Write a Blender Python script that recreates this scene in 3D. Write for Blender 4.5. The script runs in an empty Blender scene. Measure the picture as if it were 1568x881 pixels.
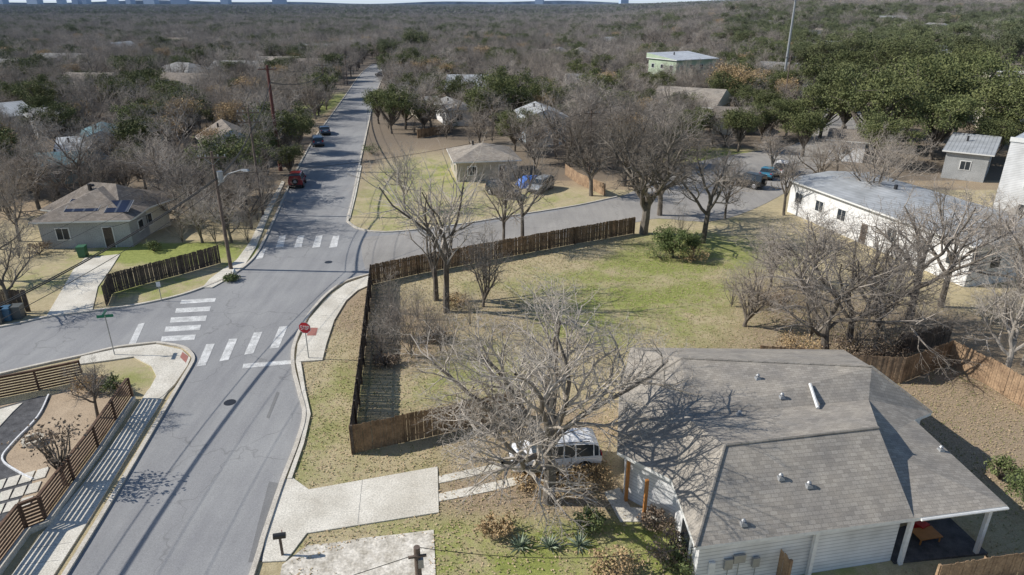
import bpy, math, random
import numpy as np
from mathutils import Vector, Matrix
random.seed(7)
scene=bpy.context.scene
# ------------------------------------------------------------------ survey
# Camera: drone 22 m up, 24 mm lens, pitched 22.6 deg down.  The site plan was
# measured from the photo (1568 px wide) and is converted to metres here.
H=22.0; F=1046.0; PITCH=math.radians(22.6); SP=math.sin(PITCH); CP=math.cos(PITCH)
def ss(t):
    t=min(1,max(0,t)); return t*t*(3-2*t)
def terrain(x,y):
    if y<150: return 0.0
    z=17*ss((y-150)/380)*ss((x/y-0.05)/0.35)
    z+=5*ss((y-900)/900)
    return z
def G(u,v,z=0.0):
    x=(u-784)/F; yy=(440.5-v)/F
    t=(H-z)/max(1e-4,(SP-yy*CP))
    return Vector((t*x,t*(CP+yy*SP),z))
def P(u,v):
    if v>=205: return G(u,v,0)
    z=0
    for i in range(12):
        p=G(u,v,z); z=.5*z+.5*min(terrain(p.x,p.y),H-3)
    return G(u,v,z)
def hgt(b,vt):
    y=(440.5-vt)/F
    k=(b.y*SP-y*b.y*CP)/(CP+y*SP)
    return max(2.5,min(16,H-k-b.z))
def smooth(pts,n=5):
    out=[]
    m=len(pts)
    for i in range(m-1):
        p0=pts[max(0,i-1)];p1=pts[i];p2=pts[i+1];p3=pts[min(m-1,i+2)]
        for k in range(n):
            t=k/n
            out.append(0.5*((2*p1)+(p2-p0)*t+(2*p0-5*p1+4*p2-p3)*t*t+(3*p1-p0-3*p2+p3)*t**3))
    out.append(pts[-1]); return out
# ------------------------------------------------------------------ materials
def newmat(name):
    m=bpy.data.materials.new(name); m.use_nodes=True
    nt=m.node_tree; b=nt.nodes['Principled BSDF']; return m,nt,b
def nd(nt,t,**k):
    n=nt.nodes.new(t)
    for a,v in k.items(): setattr(n,a,v)
    return n
def ramp(nt,fac,stops):
    r=nd(nt,'ShaderNodeValToRGB'); e=r.color_ramp.elements
    while len(e)<len(stops): e.new(.5)
    for i,(p,c) in enumerate(stops):
        e[i].position=p; e[i].color=(c[0],c[1],c[2],1)
    nt.links.new(fac,r.inputs[0]); return r.outputs[0]
def noise(nt,vec,scale,detail=6,rough=.6,dist=0):
    n=nd(nt,'ShaderNodeTexNoise'); n.inputs['Scale'].default_value=scale
    n.inputs['Detail'].default_value=detail; n.inputs['Roughness'].default_value=rough
    n.inputs['Distortion'].default_value=dist
    nt.links.new(vec,n.inputs['Vector']); return n.outputs['Fac']
def mix(nt,f,a,b,mode='MIX'):
    m=nd(nt,'ShaderNodeMix',data_type='RGBA',blend_type=mode)
    if isinstance(f,float): m.inputs[0].default_value=f
    else: nt.links.new(f,m.inputs[0])
    for i,x in ((6,a),(7,b)):
        if isinstance(x,tuple): m.inputs[i].default_value=(x[0],x[1],x[2],1)
        else: nt.links.new(x,m.inputs[i])
    return m.outputs[2]
def haze_tint(nt,col,y0=200,y1=3000,mx=.7,c=(.30,.345,.42)):  # aerial perspective painted into base colour: bluer with distance from the world origin
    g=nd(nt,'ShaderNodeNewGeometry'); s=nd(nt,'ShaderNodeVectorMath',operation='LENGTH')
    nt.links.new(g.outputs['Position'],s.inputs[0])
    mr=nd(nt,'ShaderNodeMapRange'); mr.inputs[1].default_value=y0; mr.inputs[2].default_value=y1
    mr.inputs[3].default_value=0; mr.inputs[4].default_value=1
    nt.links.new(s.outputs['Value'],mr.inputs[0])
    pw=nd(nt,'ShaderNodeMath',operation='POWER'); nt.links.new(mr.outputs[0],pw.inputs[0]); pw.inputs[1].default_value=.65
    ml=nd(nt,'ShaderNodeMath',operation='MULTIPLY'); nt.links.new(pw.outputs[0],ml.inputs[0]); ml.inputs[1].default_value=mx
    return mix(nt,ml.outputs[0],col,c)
def bump(nt,b,h,st,dist=.05):
    n=nd(nt,'ShaderNodeBump'); n.inputs['Strength'].default_value=st; n.inputs['Distance'].default_value=dist
    nt.links.new(h,n.inputs['Height']); nt.links.new(n.outputs[0],b.inputs['Normal'])
def nmat(name,c1,c2,scale=3,fine=40,rough=.9,bmp=.3,coord='Object',hz=False,rnd=0,metal=0):
    m,nt,b=newmat(name)
    if coord=='World': v=nd(nt,'ShaderNodeNewGeometry').outputs['Position']
    else: v=nd(nt,'ShaderNodeTexCoord').outputs['Object']
    f=noise(nt,v,scale); c=ramp(nt,f,[(.32,c1),(.68,c2)])
    f2=noise(nt,v,fine,3); g=ramp(nt,f2,[(.3,(.7,.7,.7)),(.7,(1.25,1.25,1.25))])
    c=mix(nt,1.0,c,g,'MULTIPLY')
    if rnd:
        oi=nd(nt,'ShaderNodeObjectInfo'); g=ramp(nt,oi.outputs['Random'],[(0,(1-rnd,1-rnd,1-rnd)),(.5,(1,1-.1*rnd,1-.25*rnd)),(1,(1+rnd,1+rnd,1+rnd))])
        c=mix(nt,1.0,c,g,'MULTIPLY')
    if hz: c=haze_tint(nt,c)
    nt.links.new(c,b.inputs['Base Color']); b.inputs['Roughness'].default_value=rough; b.inputs['Metallic'].default_value=metal
    if bmp: bump(nt,b,f2,bmp,.02)
    return m
def plain(name,c,rough=.5,metal=0,coat=0):
    m,nt,b=newmat(name)
    v=nd(nt,'ShaderNodeTexCoord').outputs['Object']; f=noise(nt,v,6,4)
    cc=ramp(nt,f,[(.3,tuple(x*.88 for x in c)),(.7,tuple(min(1,x*1.08) for x in c))])
    nt.links.new(cc,b.inputs['Base Color']); b.inputs['Roughness'].default_value=rough; b.inputs['Metallic'].default_value=metal
    if coat: b.inputs['Coat Weight'].default_value=coat
    return m
def asphalt(name,lo,hi):
    m,nt,b=newmat(name); v=nd(nt,'ShaderNodeNewGeometry').outputs['Position']
    mp=nd(nt,'ShaderNodeMapping'); mp.inputs['Rotation'].default_value=(0,0,math.radians(-10)); mp.inputs['Scale'].default_value=(1,.12,1)
    nt.links.new(v,mp.inputs[0])
    f=noise(nt,v,.12,5); c=ramp(nt,f,[(.3,lo),(.7,hi)])
    s=noise(nt,mp.outputs[0],1.1,5); c=mix(nt,1.0,c,ramp(nt,s,[(.3,(.86,.86,.87)),(.7,(1.10,1.10,1.08))]),'MULTIPLY')
    fn=noise(nt,v,22,3,.8); c=mix(nt,1.0,c,ramp(nt,fn,[(.3,(.76,.76,.76)),(.7,(1.22,1.22,1.22))]),'MULTIPLY')
    dn=nd(nt,'ShaderNodeTexNoise'); dn.inputs['Scale'].default_value=.6; nt.links.new(v,dn.inputs['Vector'])
    ad=nd(nt,'ShaderNodeVectorMath',operation='MULTIPLY_ADD'); nt.links.new(dn.outputs['Color'],ad.inputs[0]); ad.inputs[1].default_value=(3,3,0); nt.links.new(v,ad.inputs[2])
    vo=nd(nt,'ShaderNodeTexVoronoi',feature='DISTANCE_TO_EDGE'); vo.inputs['Scale'].default_value=.12; nt.links.new(ad.outputs[0],vo.inputs['Vector'])
    k=ramp(nt,vo.outputs['Distance'],[(.0,(.74,.74,.74)),(.006,(1,1,1))])
    c=mix(nt,1.0,c,k,'MULTIPLY')
    nt.links.new(c,b.inputs['Base Color']); b.inputs['Roughness'].default_value=.9; bump(nt,b,fn,.3,.01); return m
def shingle(name,c1,c2,mort,row=.16,rot=0):
    m,nt,b=newmat(name); v=nd(nt,'ShaderNodeTexCoord').outputs['Object']
    mp=nd(nt,'ShaderNodeMapping'); mp.inputs['Rotation'].default_value=(0,0,rot); nt.links.new(v,mp.inputs[0])
    br=nd(nt,'ShaderNodeTexBrick'); br.inputs['Scale'].default_value=1; br.inputs['Brick Width'].default_value=.32; br.inputs['Row Height'].default_value=row
    br.inputs['Mortar Size'].default_value=.008; br.inputs['Bias'].default_value=0
    br.inputs['Color1'].default_value=(*c1,1); br.inputs['Color2'].default_value=(*c2,1); br.inputs['Mortar'].default_value=(*mort,1)
    nt.links.new(mp.outputs[0],br.inputs['Vector'])
    f=noise(nt,v,.7,6); c=mix(nt,1.0,br.outputs['Color'],ramp(nt,f,[(.3,(.8,.8,.82)),(.7,(1.22,1.18,1.13))]),'MULTIPLY')
    f=noise(nt,v,30,3); c=mix(nt,1.0,c,ramp(nt,f,[(.3,(.8,.8,.8)),(.7,(1.25,1.25,1.25))]),'MULTIPLY')
    nt.links.new(c,b.inputs['Base Color']); b.inputs['Roughness'].default_value=.95; bump(nt,b,br.outputs['Fac'],-.4,.02); return m
def striped(name,c1,c2,period,axis='X',rough=.5,metal=0):
    m,nt,b=newmat(name); v=nd(nt,'ShaderNodeTexCoord').outputs['Object']
    w=nd(nt,'ShaderNodeTexWave',wave_type='BANDS',bands_direction=axis); w.inputs['Scale'].default_value=.314/period
    w.inputs['Distortion'].default_value=0; nt.links.new(v,w.inputs['Vector'])
    c=ramp(nt,w.outputs['Fac'],[(0,c2),(.16,c1)])
    f=noise(nt,v,.6,6); c=mix(nt,1.0,c,ramp(nt,f,[(.3,(.72,.72,.71)),(.7,(1.12,1.12,1.12))]),'MULTIPLY')
    nt.links.new(c,b.inputs['Base Color']); b.inputs['Roughness'].default_value=rough; b.inputs['Metallic'].default_value=metal; return m

M={}
M['asphalt']=asphalt('asphalt',(.25,.25,.255),(.325,.325,.325))
M['asphalt2']=asphalt('old_asphalt',(.28,.265,.245),(.37,.35,.325))
M['patch']=asphalt('patch_asphalt',(.17,.17,.17),(.22,.22,.22))
M['conc']=nmat('concrete',(.54,.50,.42),(.76,.72,.63),.5,14,bmp=.2,coord='World')
M['kerb']=nmat('kerb_concrete',(.48,.44,.37),(.66,.61,.53),.9,14,coord='World')
M['gravel']=nmat('gravel',(.40,.36,.29),(.82,.77,.68),1.6,9,bmp=.8,coord='World')
M['dgravel']=nmat('dark_gravel',(.045,.045,.05),(.12,.12,.125),2,20,bmp=.8,coord='World')
M['dirt']=nmat('tan_dirt',(.36,.27,.18),(.50,.39,.27),.6,14,coord='World')
M['paint']=nmat('road_paint',(.44,.44,.43),(.76,.76,.74),1.6,18,coord='World',bmp=0)
M['red']=plain('brick_red',(.36,.15,.12),.8)
M['wood']=nmat('cedar_fence',(.12,.078,.045),(.31,.205,.12),1.6,9)
M['wood2']=nmat('tan_fence',(.22,.145,.09),(.42,.29,.18),1.6,9)
M['dwood']=nmat('dark_fence',(.05,.04,.033),(.15,.115,.09),1.6,9)
M['slat']=nmat('slat_fence_wood',(.075,.043,.028),(.17,.10,.063),1.6,9)
M['pole']=nmat('pole_wood',(.10,.075,.06),(.20,.15,.12),2,20)
M['redpole']=nmat('rusty_pole',(.10,.035,.03),(.15,.06,.05),2,20)
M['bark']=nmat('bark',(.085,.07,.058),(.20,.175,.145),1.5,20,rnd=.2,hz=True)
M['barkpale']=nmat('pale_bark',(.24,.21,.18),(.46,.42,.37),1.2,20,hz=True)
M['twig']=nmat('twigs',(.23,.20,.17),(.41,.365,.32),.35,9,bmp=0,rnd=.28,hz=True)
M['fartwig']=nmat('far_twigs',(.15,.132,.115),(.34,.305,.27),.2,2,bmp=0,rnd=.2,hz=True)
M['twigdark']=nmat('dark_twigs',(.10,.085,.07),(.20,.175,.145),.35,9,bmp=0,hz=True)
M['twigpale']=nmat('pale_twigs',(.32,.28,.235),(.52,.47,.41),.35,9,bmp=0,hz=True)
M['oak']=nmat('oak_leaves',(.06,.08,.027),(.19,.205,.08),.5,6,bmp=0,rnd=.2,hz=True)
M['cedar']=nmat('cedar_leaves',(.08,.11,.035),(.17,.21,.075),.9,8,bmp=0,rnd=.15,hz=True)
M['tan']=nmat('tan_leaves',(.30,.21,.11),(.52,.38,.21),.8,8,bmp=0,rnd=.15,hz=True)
M['bush']=nmat('bush_leaves',(.08,.11,.035),(.22,.25,.10),2,12,bmp=0)
M['brown']=nmat('brown_leaves',(.18,.13,.095),(.36,.28,.20),2,12,bmp=0)
M['white']=nmat('white_siding',(.68,.68,.68),(.82,.82,.81),.6,10,bmp=.05)
M['sidingw']=striped('white_lap_siding',(.76,.76,.76),(.46,.46,.47),.18,'Z',.7)
M['cream']=nmat('cream_wall',(.58,.53,.42),(.70,.65,.54),.6,10,bmp=.05)
M['grayw']=nmat('gray_wall',(.30,.31,.31),(.42,.43,.43),.6,10,bmp=.05)
M['tealw']=nmat('teal_wall',(.10,.20,.22),(.16,.28,.30),.6,10,bmp=.05)
M['bluew']=nmat('blue_wall',(.36,.45,.52),(.48,.57,.64),.6,10,bmp=.05)
M['greenw']=nmat('green_wall',(.34,.42,.30),(.44,.52,.38),.6,10,bmp=.05)
M['brick']=nmat('stone_wall',(.33,.29,.23),(.50,.45,.37),2.2,14)
M['glass']=plain('window_glass',(.03,.04,.05),.12)
M['trim']=plain('white_trim',(.74,.74,.72),.6)
M['shHero']=shingle('hero_shingles',(.26,.24,.21),(.35,.325,.285),(.19,.175,.155),.15,math.radians(-9))
M['shBrown']=shingle('brown_shingles',(.17,.145,.12),(.25,.22,.19),(.10,.09,.08),.2)
M['shGray']=shingle('gray_shingles',(.20,.20,.20),(.29,.29,.28),(.13,.13,.13),.2)
M['shTan']=shingle('tan_shingles',(.25,.22,.185),(.34,.31,.265),(.18,.155,.14),.2)
M['metal']=striped('metal_roof',(.46,.475,.48),(.27,.28,.30),.45,'X',.6,.1)
M['metalw']=striped('white_metal_roof',(.60,.62,.64),(.40,.42,.44),.6,'X',.5,.1)
M['metalt']=striped('teal_metal_roof',(.13,.24,.27),(.07,.14,.16),.45,'X',.5,.1)
M['solar']=striped('solar_cells',(.014,.02,.045),(.10,.11,.13),1.0,'X',.25)
M['black']=plain('black_rubber',(.02,.02,.02),.7)
M['dark']=plain('dark_metal',(.05,.05,.055),.4,.5)
M['steel']=plain('galvanised_steel',(.36,.37,.38),.5,.5)
M['chrome']=plain('alloy',(.5,.5,.52),.3,.8)
M['stopred']=plain('sign_red',(.55,.02,.03),.4)
M['signgreen']=plain('sign_green',(.01,.20,.12),.4)
M['orange']=plain('varnished_door',(.42,.18,.05),.5)
M['tarp']=plain('blue_tarp',(.03,.14,.50),.5)
M['leaf']=nmat('dry_leaves',(.36,.26,.15),(.64,.50,.32),3,9,bmp=0,coord='World')
M['grassb']=nmat('grass_tufts',(.22,.25,.08),(.50,.45,.24),.45,7,bmp=0,coord='World')
M['tail']=plain('tail_light',(.45,.02,.02),.3)
M['head']=plain('head_light',(.75,.78,.8),.15)
M['city']=plain('hazed_building',(.36,.46,.60),.8)  # blue of hazy distance painted into the skyline colour
M['limestone']=nmat('limestone',(.5,.45,.36),(.68,.63,.53),1,9,coord='World')
# ------------------------------------------------------------------ mesh builder
class MB:
    def __init__(s): s.v=[];s.f=[];s.mi=[];s.ms=[]
    def m(s,mat):
        mat=M[mat] if isinstance(mat,str) else mat
        if mat not in s.ms: s.ms.append(mat)
        return s.ms.index(mat)
    def add(s,vs,fs,mat):
        o=len(s.v); k=s.m(mat); s.v+= [tuple(x) for x in vs]
        for f in fs: s.f.append([i+o for i in f]); s.mi.append(k)
    def poly(s,pts,mat): s.add(pts,[list(range(len(pts)))],mat)
    def box(s,c,sz,mat,yaw=0,taper=1.0):
        a,b,h=sz[0]/2,sz[1]/2,sz[2]/2; cy,sy=math.cos(yaw),math.sin(yaw); vs=[]
        for z,t in ((-h,1),(h,taper)):
            for x,y in ((-a,-b),(a,-b),(a,b),(-a,b)):
                x*=t;y*=t; vs.append((c[0]+x*cy-y*sy,c[1]+x*sy+y*cy,c[2]+z))
        s.add(vs,[(3,2,1,0),(4,5,6,7),(0,1,5,4),(1,2,6,5),(2,3,7,6),(3,0,4,7)],mat)
    def tube(s,pts,rs,mat,n=8,cap=True):
        pts=[Vector(p) for p in pts]; d=(pts[-1]-pts[0]).normalized()
        a=d.orthogonal().normalized(); b=d.cross(a); vs=[];fs=[]
        for p,r in zip(pts,rs):
            for k in range(n):
                t=2*math.pi*k/n; vs.append(p+(a*math.cos(t)+b*math.sin(t))*r)
        for i in range(len(pts)-1):
            for k in range(n):
                k2=(k+1)%n; fs.append((i*n+k,i*n+k2,(i+1)*n+k2,(i+1)*n+k))
        if cap: fs.append(tuple(range(n))[::-1]); fs.append(tuple(range((len(pts)-1)*n,len(pts)*n)))
        s.add(vs,fs,mat)
    def prism(s,pts,z0,z1,mat):
        n=len(pts); ar=sum(pts[i][0]*pts[(i+1)%n][1]-pts[(i+1)%n][0]*pts[i][1] for i in range(n))
        if ar<0: pts=pts[::-1]
        vs=[(p[0],p[1],z0) for p in pts]+[(p[0],p[1],z1) for p in pts]
        fs=[tuple(range(n,2*n))]+[(i,(i+1)%n,n+(i+1)%n,n+i) for i in range(n)]
        s.add(vs,fs,mat)
    def strip(s,pts,w,z0,z1,mat):
        L=[];R=[]
        for i,p in enumerate(pts):
            d=(pts[min(i+1,len(pts)-1)]-pts[max(i-1,0)]); d.z=0; d.normalize(); nrm=Vector((-d.y,d.x,0))*w/2
            L.append(p+nrm); R.append(p-nrm)
        n=len(pts); vs=[]
        for i in range(n): vs+=[(L[i].x,L[i].y,z0),(L[i].x,L[i].y,z1),(R[i].x,R[i].y,z1),(R[i].x,R[i].y,z0)]
        fs=[]
        for i in range(n-1):
            for k in range(3): fs.append((4*i+k,4*i+k+1,4*i+k+5,4*i+k+4))
        fs+=[(0,3,2,1),(4*n-4,4*n-3,4*n-2,4*n-1)]
        s.add(vs,fs,mat)
    def obj(s,name,parent=None,smooth=False,loc=None,rot=0):
        me=bpy.data.meshes.new(name); me.from_pydata(s.v,[],s.f)
        for m in s.ms: me.materials.append(m)
        me.polygons.foreach_set('material_index',s.mi)
        if smooth: me.polygons.foreach_set('use_smooth',[True]*len(s.f))
        me.update(); o=bpy.data.objects.new(name,me); scene.collection.objects.link(o)
        if parent: o.parent=parent
        if loc is not None: o.location=loc; o.rotation_euler[2]=rot
        return o
def empty(name,loc=(0,0,0),rot=0):
    o=bpy.data.objects.new(name,None); o.location=loc; o.rotation_euler[2]=rot; o.empty_display_size=.5
    scene.collection.objects.link(o); return o
def sheet(name,pts,z,mat):
    b=MB(); n=len(pts); ar=sum(pts[i].x*pts[(i+1)%n].y-pts[(i+1)%n].x*pts[i].y for i in range(n))
    if ar<0: pts=pts[::-1]
    b.poly([(p.x,p.y,p.z*1+z) for p in pts],mat); return b.obj(name)
def PX(l): return [P(u,v) for u,v in l]
# ------------------------------------------------------------------ ground
def axis(lo,a,b,hi,st):
    fine=list(np.arange(a,b,st)); l=[];x=a;d=st
    while x>lo: d*=1.25; x-=d; l.append(x)
    r=[];x=fine[-1];d=st
    while x<hi: d*=1.12; x+=d; r.append(x)
    return np.array(l[::-1]+fine+r)
xs=axis(-9000,-75,75,9000,.7); ys=axis(-300,10,125,12000,.7)
XX,YY=np.meshgrid(xs,ys); nx,ny=len(xs),len(ys)
ZZ=np.zeros_like(XX)
for j in range(ny):
    if ys[j]>=150:
        for i in range(nx): ZZ[j,i]=terrain(XX[j,i],YY[j,i])
me=bpy.data.meshes.new('ground')
co=np.stack([XX,YY,ZZ],-1).reshape(-1,3)
idx=np.arange(nx*ny).reshape(ny,nx)
q=np.stack([idx[:-1,:-1],idx[:-1,1:],idx[1:,1:],idx[1:,:-1]],-1).reshape(-1,4)
me.vertices.add(len(co)); me.vertices.foreach_set('co',co.ravel())
me.loops.add(q.size); me.loops.foreach_set('vertex_index',q.ravel().astype(np.int32))
me.polygons.add(len(q)); me.polygons.foreach_set('loop_start',(np.arange(len(q))*4).astype(np.int32)); me.polygons.foreach_set('loop_total',np.full(len(q),4,dtype=np.int32))
me.update(); me.validate()
green=np.full(XX.shape,.12); litter=np.full(XX.shape,.35); forest=np.zeros(XX.shape)
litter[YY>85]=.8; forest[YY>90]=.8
def blob(A,u,v,rx,ry,s,rot=0):
    p=P(u,v); dx=XX-p.x;dy=YY-p.y; c,sn=math.cos(rot),math.sin(rot)
    d=np.sqrt(((dx*c+dy*sn)/rx)**2+((-dx*sn+dy*c)/ry)**2)
    w=np.clip(1.35-d,0,1); w=w*w*(3-2*w); A[:]=A*(1-w)+s*w
for a in [(950,455,15,8,.6),(1020,400,6,4,1.0),(1010,470,6,3.5,.95),(920,500,5,3,.85),(1060,500,10,5,.5),(720,570,4.5,8,.6),(700,600,5,6,.5),(1080,385,9,7,.75),(1180,500,6,4,.45),(500,640,2.5,12,.5),(510,700,3,3,.55),
          (640,285,9,22,.55),(800,310,14,9,.36),(235,440,7,3,.65),(255,388,9,3.5,1.3),(75,425,4,6,.4),(900,860,13,3.5,.72),(740,830,5,3,.65),(590,720,4,2,.4),
          (1100,240,12,9,.8),(485,165,5,30,.9),(500,150,5,30,.9),(215,575,2.5,2,.6),(375,405,2,5,.9),(620,700,5,2,.3),(1330,520,5,4,.45),(1040,330,8,5,.4)]: blob(green,*a)
for a in [(950,455,14,8,.1),(720,570,4,8,.25),(630,515,4.5,6,.8),(1400,530,14,6,.9),(1520,650,8,8,.95),(800,650,9,3,.75),(820,760,6,4,.8),(1230,470,7,6,.7),
          (640,285,9,22,.05),(800,310,14,9,.1),(255,388,9,3.5,0),(235,440,7,3,.1),(100,300,40,12,.8),(75,425,4,6,.3),(900,862,13,3.0,.15),(1100,240,12,9,.2),(485,165,5,30,.1),(1000,440,7,4,.0),(760,480,4,6,.6),(550,470,3,5,.75)]: blob(litter,*a)
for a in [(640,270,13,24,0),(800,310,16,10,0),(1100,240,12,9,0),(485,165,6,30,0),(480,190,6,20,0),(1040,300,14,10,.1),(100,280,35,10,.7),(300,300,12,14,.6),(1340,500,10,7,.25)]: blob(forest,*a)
for nm,A in (('green',green),('litter',litter),('forest',forest)):
    at=me.attributes.new(nm,'FLOAT','POINT'); at.data.foreach_set('value',A.ravel().astype(np.float32))
m,nt,b=newmat('ground'); v=nd(nt,'ShaderNodeNewGeometry').outputs['Position']
ag=nd(nt,'ShaderNodeAttribute',attribute_name='green'); al=nd(nt,'ShaderNodeAttribute',attribute_name='litter'); af=nd(nt,'ShaderNodeAttribute',attribute_name='forest')
def addn(val,f,amt):
    a=nd(nt,'ShaderNodeMath',operation='MULTIPLY_ADD'); nt.links.new(f,a.inputs[0]); a.inputs[1].default_value=amt; nt.links.new(val,a.inputs[2])
    s=nd(nt,'ShaderNodeMath',operation='SUBTRACT'); nt.links.new(a.outputs[0],s.inputs[0]); s.inputs[1].default_value=amt*.5; return s.outputs[0]
n1=noise(nt,v,.35,8,.7); n2=noise(nt,v,2.6,6,.7); n3=noise(nt,v,14,4,.8)
gf=ramp(nt,addn(addn(ag.outputs['Fac'],n1,2.3),n2,1.1),[(.28,(0,0,0)),(.8,(1,1,1))])
lf=ramp(nt,addn(addn(al.outputs['Fac'],n1,.9),n2,1.1),[(.35,(0,0,0)),(.75,(1,1,1))])
dry=ramp(nt,n2,[(.3,(.39,.32,.18)),(.7,(.60,.51,.32))])
grn=ramp(nt,n2,[(.3,(.19,.225,.05)),(.7,(.37,.40,.11))])
lit=ramp(nt,n3,[(.3,(.20,.145,.095)),(.52,(.38,.29,.19)),(.72,(.55,.44,.30))])
c=mix(nt,gf,dry,grn); c=mix(nt,lf,c,lit)
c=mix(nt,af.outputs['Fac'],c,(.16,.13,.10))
c=mix(nt,1.0,c,ramp(nt,n3,[(.28,(.66,.66,.66)),(.72,(1.3,1.3,1.3))]),'MULTIPLY')
vo=nd(nt,'ShaderNodeTexVoronoi'); vo.inputs['Scale'].default_value=5; nt.links.new(v,vo.inputs['Vector'])
c=mix(nt,ramp(nt,vo.outputs['Distance'],[(.0,(.6,.6,.6)),(.17,(0,0,0))]),c,(.50,.38,.23))
c=haze_tint(nt,c,160,2600,.75,(.28,.30,.34))  # ground colour also fades to painted blue-grey with distance
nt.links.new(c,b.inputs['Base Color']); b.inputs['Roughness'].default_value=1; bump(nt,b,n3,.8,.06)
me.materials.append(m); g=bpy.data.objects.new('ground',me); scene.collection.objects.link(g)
# ------------------------------------------------------------------ roads
Lk=smooth(PX([(92,895),(155,793),(215,692),(262,612),(292,562)]))
Lk2=smooth(PX([(292,562),(296,548),(280,533),(240,526)]))
Lst_lo=smooth(PX([(240,526),(180,533),(125,546),(60,560),(-60,588)]))
Lst_hi=smooth(PX([(-60,512),(20,498),(75,486),(145,477),(215,467),(280,452),(330,434)]))
Lup=smooth(PX([(330,434),(362,418),(388,396),(405,368),(425,325),(450,270),(478,218),(505,180),(530,145),(552,114),(570,98)]))
Rlo=smooth(PX([(382,895),(398,845),(405,820),(432,740),(455,680),(466,636),(458,600),(449,562),(451,528),(470,488),(500,452),(530,432),(566,421)]))
Rside_lo=smooth(PX([(566,421),(620,408),(700,393),(850,368),(968,345)]))
Rside_hi=smooth(PX([(945,302),(880,316),(780,332),(700,345),(600,356),(552,352),(532,340)]))
Rup=smooth(PX([(532,340),(541,300),(551,250),(561,205),(570,165),(579,135),(590,112),(600,100)]))
road=Lk+Lk2[1:]+Lst_lo[1:]+Lst_hi+Lup[1:]+Rup[::-1]+Rside_hi[::-1][1:]+Rside_lo[::-1]+Rlo[::-1][1:]
sheet('road',road,.02,'asphalt')
sheet('side_road',smooth(PX([(560,414),(700,389),(850,363),(968,342),(1010,335),(1075,340),(1130,330),(1195,300),(1245,265),(1300,225),(1330,190),(1290,150),(1230,118),(1190,125),(1235,150),(1255,190),(1215,222),(1130,236),(1060,250),(1010,268),(945,304),(780,336),(700,349),(600,360),(556,366),(556,400)]),3),.024,'asphalt2')
sheet('far_road',smooth(PX([(985,82),(1075,92),(1150,98),(1150,90),(1075,84),(990,76)]),3),.35,'conc')
kb=MB()
for l in (Lk,Lk2,Lst_lo,Lst_hi,Lup,Rlo,Rside_lo,Rside_hi,Rup): kb.strip(l,.22,0,.13,'kerb')
kb.obj('kerb')
def slab(name,l,z=.1,mat='conc',sm=0):
    p=PX(l); p=smooth(p+[p[0]],sm)[:-1] if sm else p
    b=MB(); b.prism([(a.x,a.y) for a in p],0,z,mat); return b.obj(name)
slab('pavement',[(75,895),(140,793),(200,692),(250,612),(283,562),(250,575),(226,600),(208,628),(188,660),(130,740),(60,825),(10,895)],.08)
slab('pavement',[(125,548),(180,536),(240,529),(278,537),(292,550),(287,562),(268,590),(250,608),(226,625),(228,600),(240,578),(232,562),(205,548),(150,556),(118,560)],.10)
slab('pavement',[(564,424),(530,436),(503,456),(474,490),(456,528),(453,556),(494,553),(500,528),(512,492),(530,462),(548,446),(566,438)],.1)
slab('pavement',[(453,556),(462,600),(470,636),(460,680),(440,735),(447,735),(466,680),(476,636),(468,600),(461,556)],.1)
slab('pavement',[(325,442),(350,428),(372,412),(392,380),(412,330),(436,280),(432,278),(405,325),(383,372),(362,400),(340,415),(322,428),(310,442)],.1)
slab('pavement',[(536,336),(545,300),(554,255),(550,254),(541,298),(531,334)],.1)
slab('driveway',[(434,737),(447,732),(473,751),(670,716),(672,786),(470,818),(452,842),(438,860),(402,862),(407,822)],.06)
slab('driveway',[(72,484),(92,450),(112,415),(130,396),(184,390),(170,412),(150,440),(142,475)],.06)
slab('driveway_track',[(672,730),(760,711),(800,705),(800,714),(762,722),(672,741)],.04)
slab('driveway_track',[(672,757),(760,738),(830,722),(836,732),(766,750),(672,769)],.04)
slab('gravel_pad',[(432,866),(455,848),(470,836),(510,832),(560,824),(610,819),(664,812),(668,900),(425,900)],.03,'gravel')
slab('walkway',[(925,755),(948,748),(965,778),(1000,780),(1005,800),(950,800)],.05)
slab('patio',[(950,690),(985,690),(1040,800),(1000,800)],.08)
jt=MB()
def joint(a,c,z):
    p=G(*a);q_=G(*c); jt.strip([p,q_],.016,z,z+.004,'patch')
for a,c in (((555,736),(548,805)),): joint(a,c,.06)
for a,c in (((454,540),(497,538)),((462,512),(506,510)),((478,484),(516,486)),((503,456),(532,461)),((530,436),(550,446))): joint(a,c,.1)
for i in range(11):
    t=i/10; joint((92+t*178,860-t*270),(30+t*192,868-t*262),.08)
jt.obj('expansion_joints')
mk=MB()
def bar(l,z=.032,mat='paint'):
    p=[G(u,v) for u,v in l]; n=4
    ar=sum(p[i].x*p[(i+1)%n].y-p[(i+1)%n].x*p[i].y for i in range(n))
    if ar<0: p=p[::-1]
    mk.poly([(a.x,a.y,z) for a in p],mat)
for (x0,x1,y0,h) in ((276,331,460,6),(268,323,473,7),(260,317,487,8),(252,308,501,8),(246,300,516,8)):
    bar([(x0+2,y0),(x1,y0-3),(x1-2,y0-3+h),(x0,y0+h)])
bar([(212,497),(222,495),(208,527),(196,530)])
for x,y in ((315,545),(350,537),(388,527),(427,518)):
    bar([(x+1,y-17),(x+14,y-18),(x,y+15),(x-14,y+17)])
bar([(373,558),(448,552),(448,558),(371,565)])
for x in (428,456,484,510): bar([(x,362),(x+10,361),(x+6,379),(x-6,380)])
bar([(395,388),(408,380),(402,396),(392,398)])
mk.obj('road_markings')
pt=MB()
for l in ([(412,738),(432,742),(404,860),(380,862)],[(408,640),(424,600),(428,602),(412,642)]):
    pt.poly([(a.x,a.y,.028) for a in [G(u,v) for u,v in l]][::-1],'patch')
pt.obj('road_patch')
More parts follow.
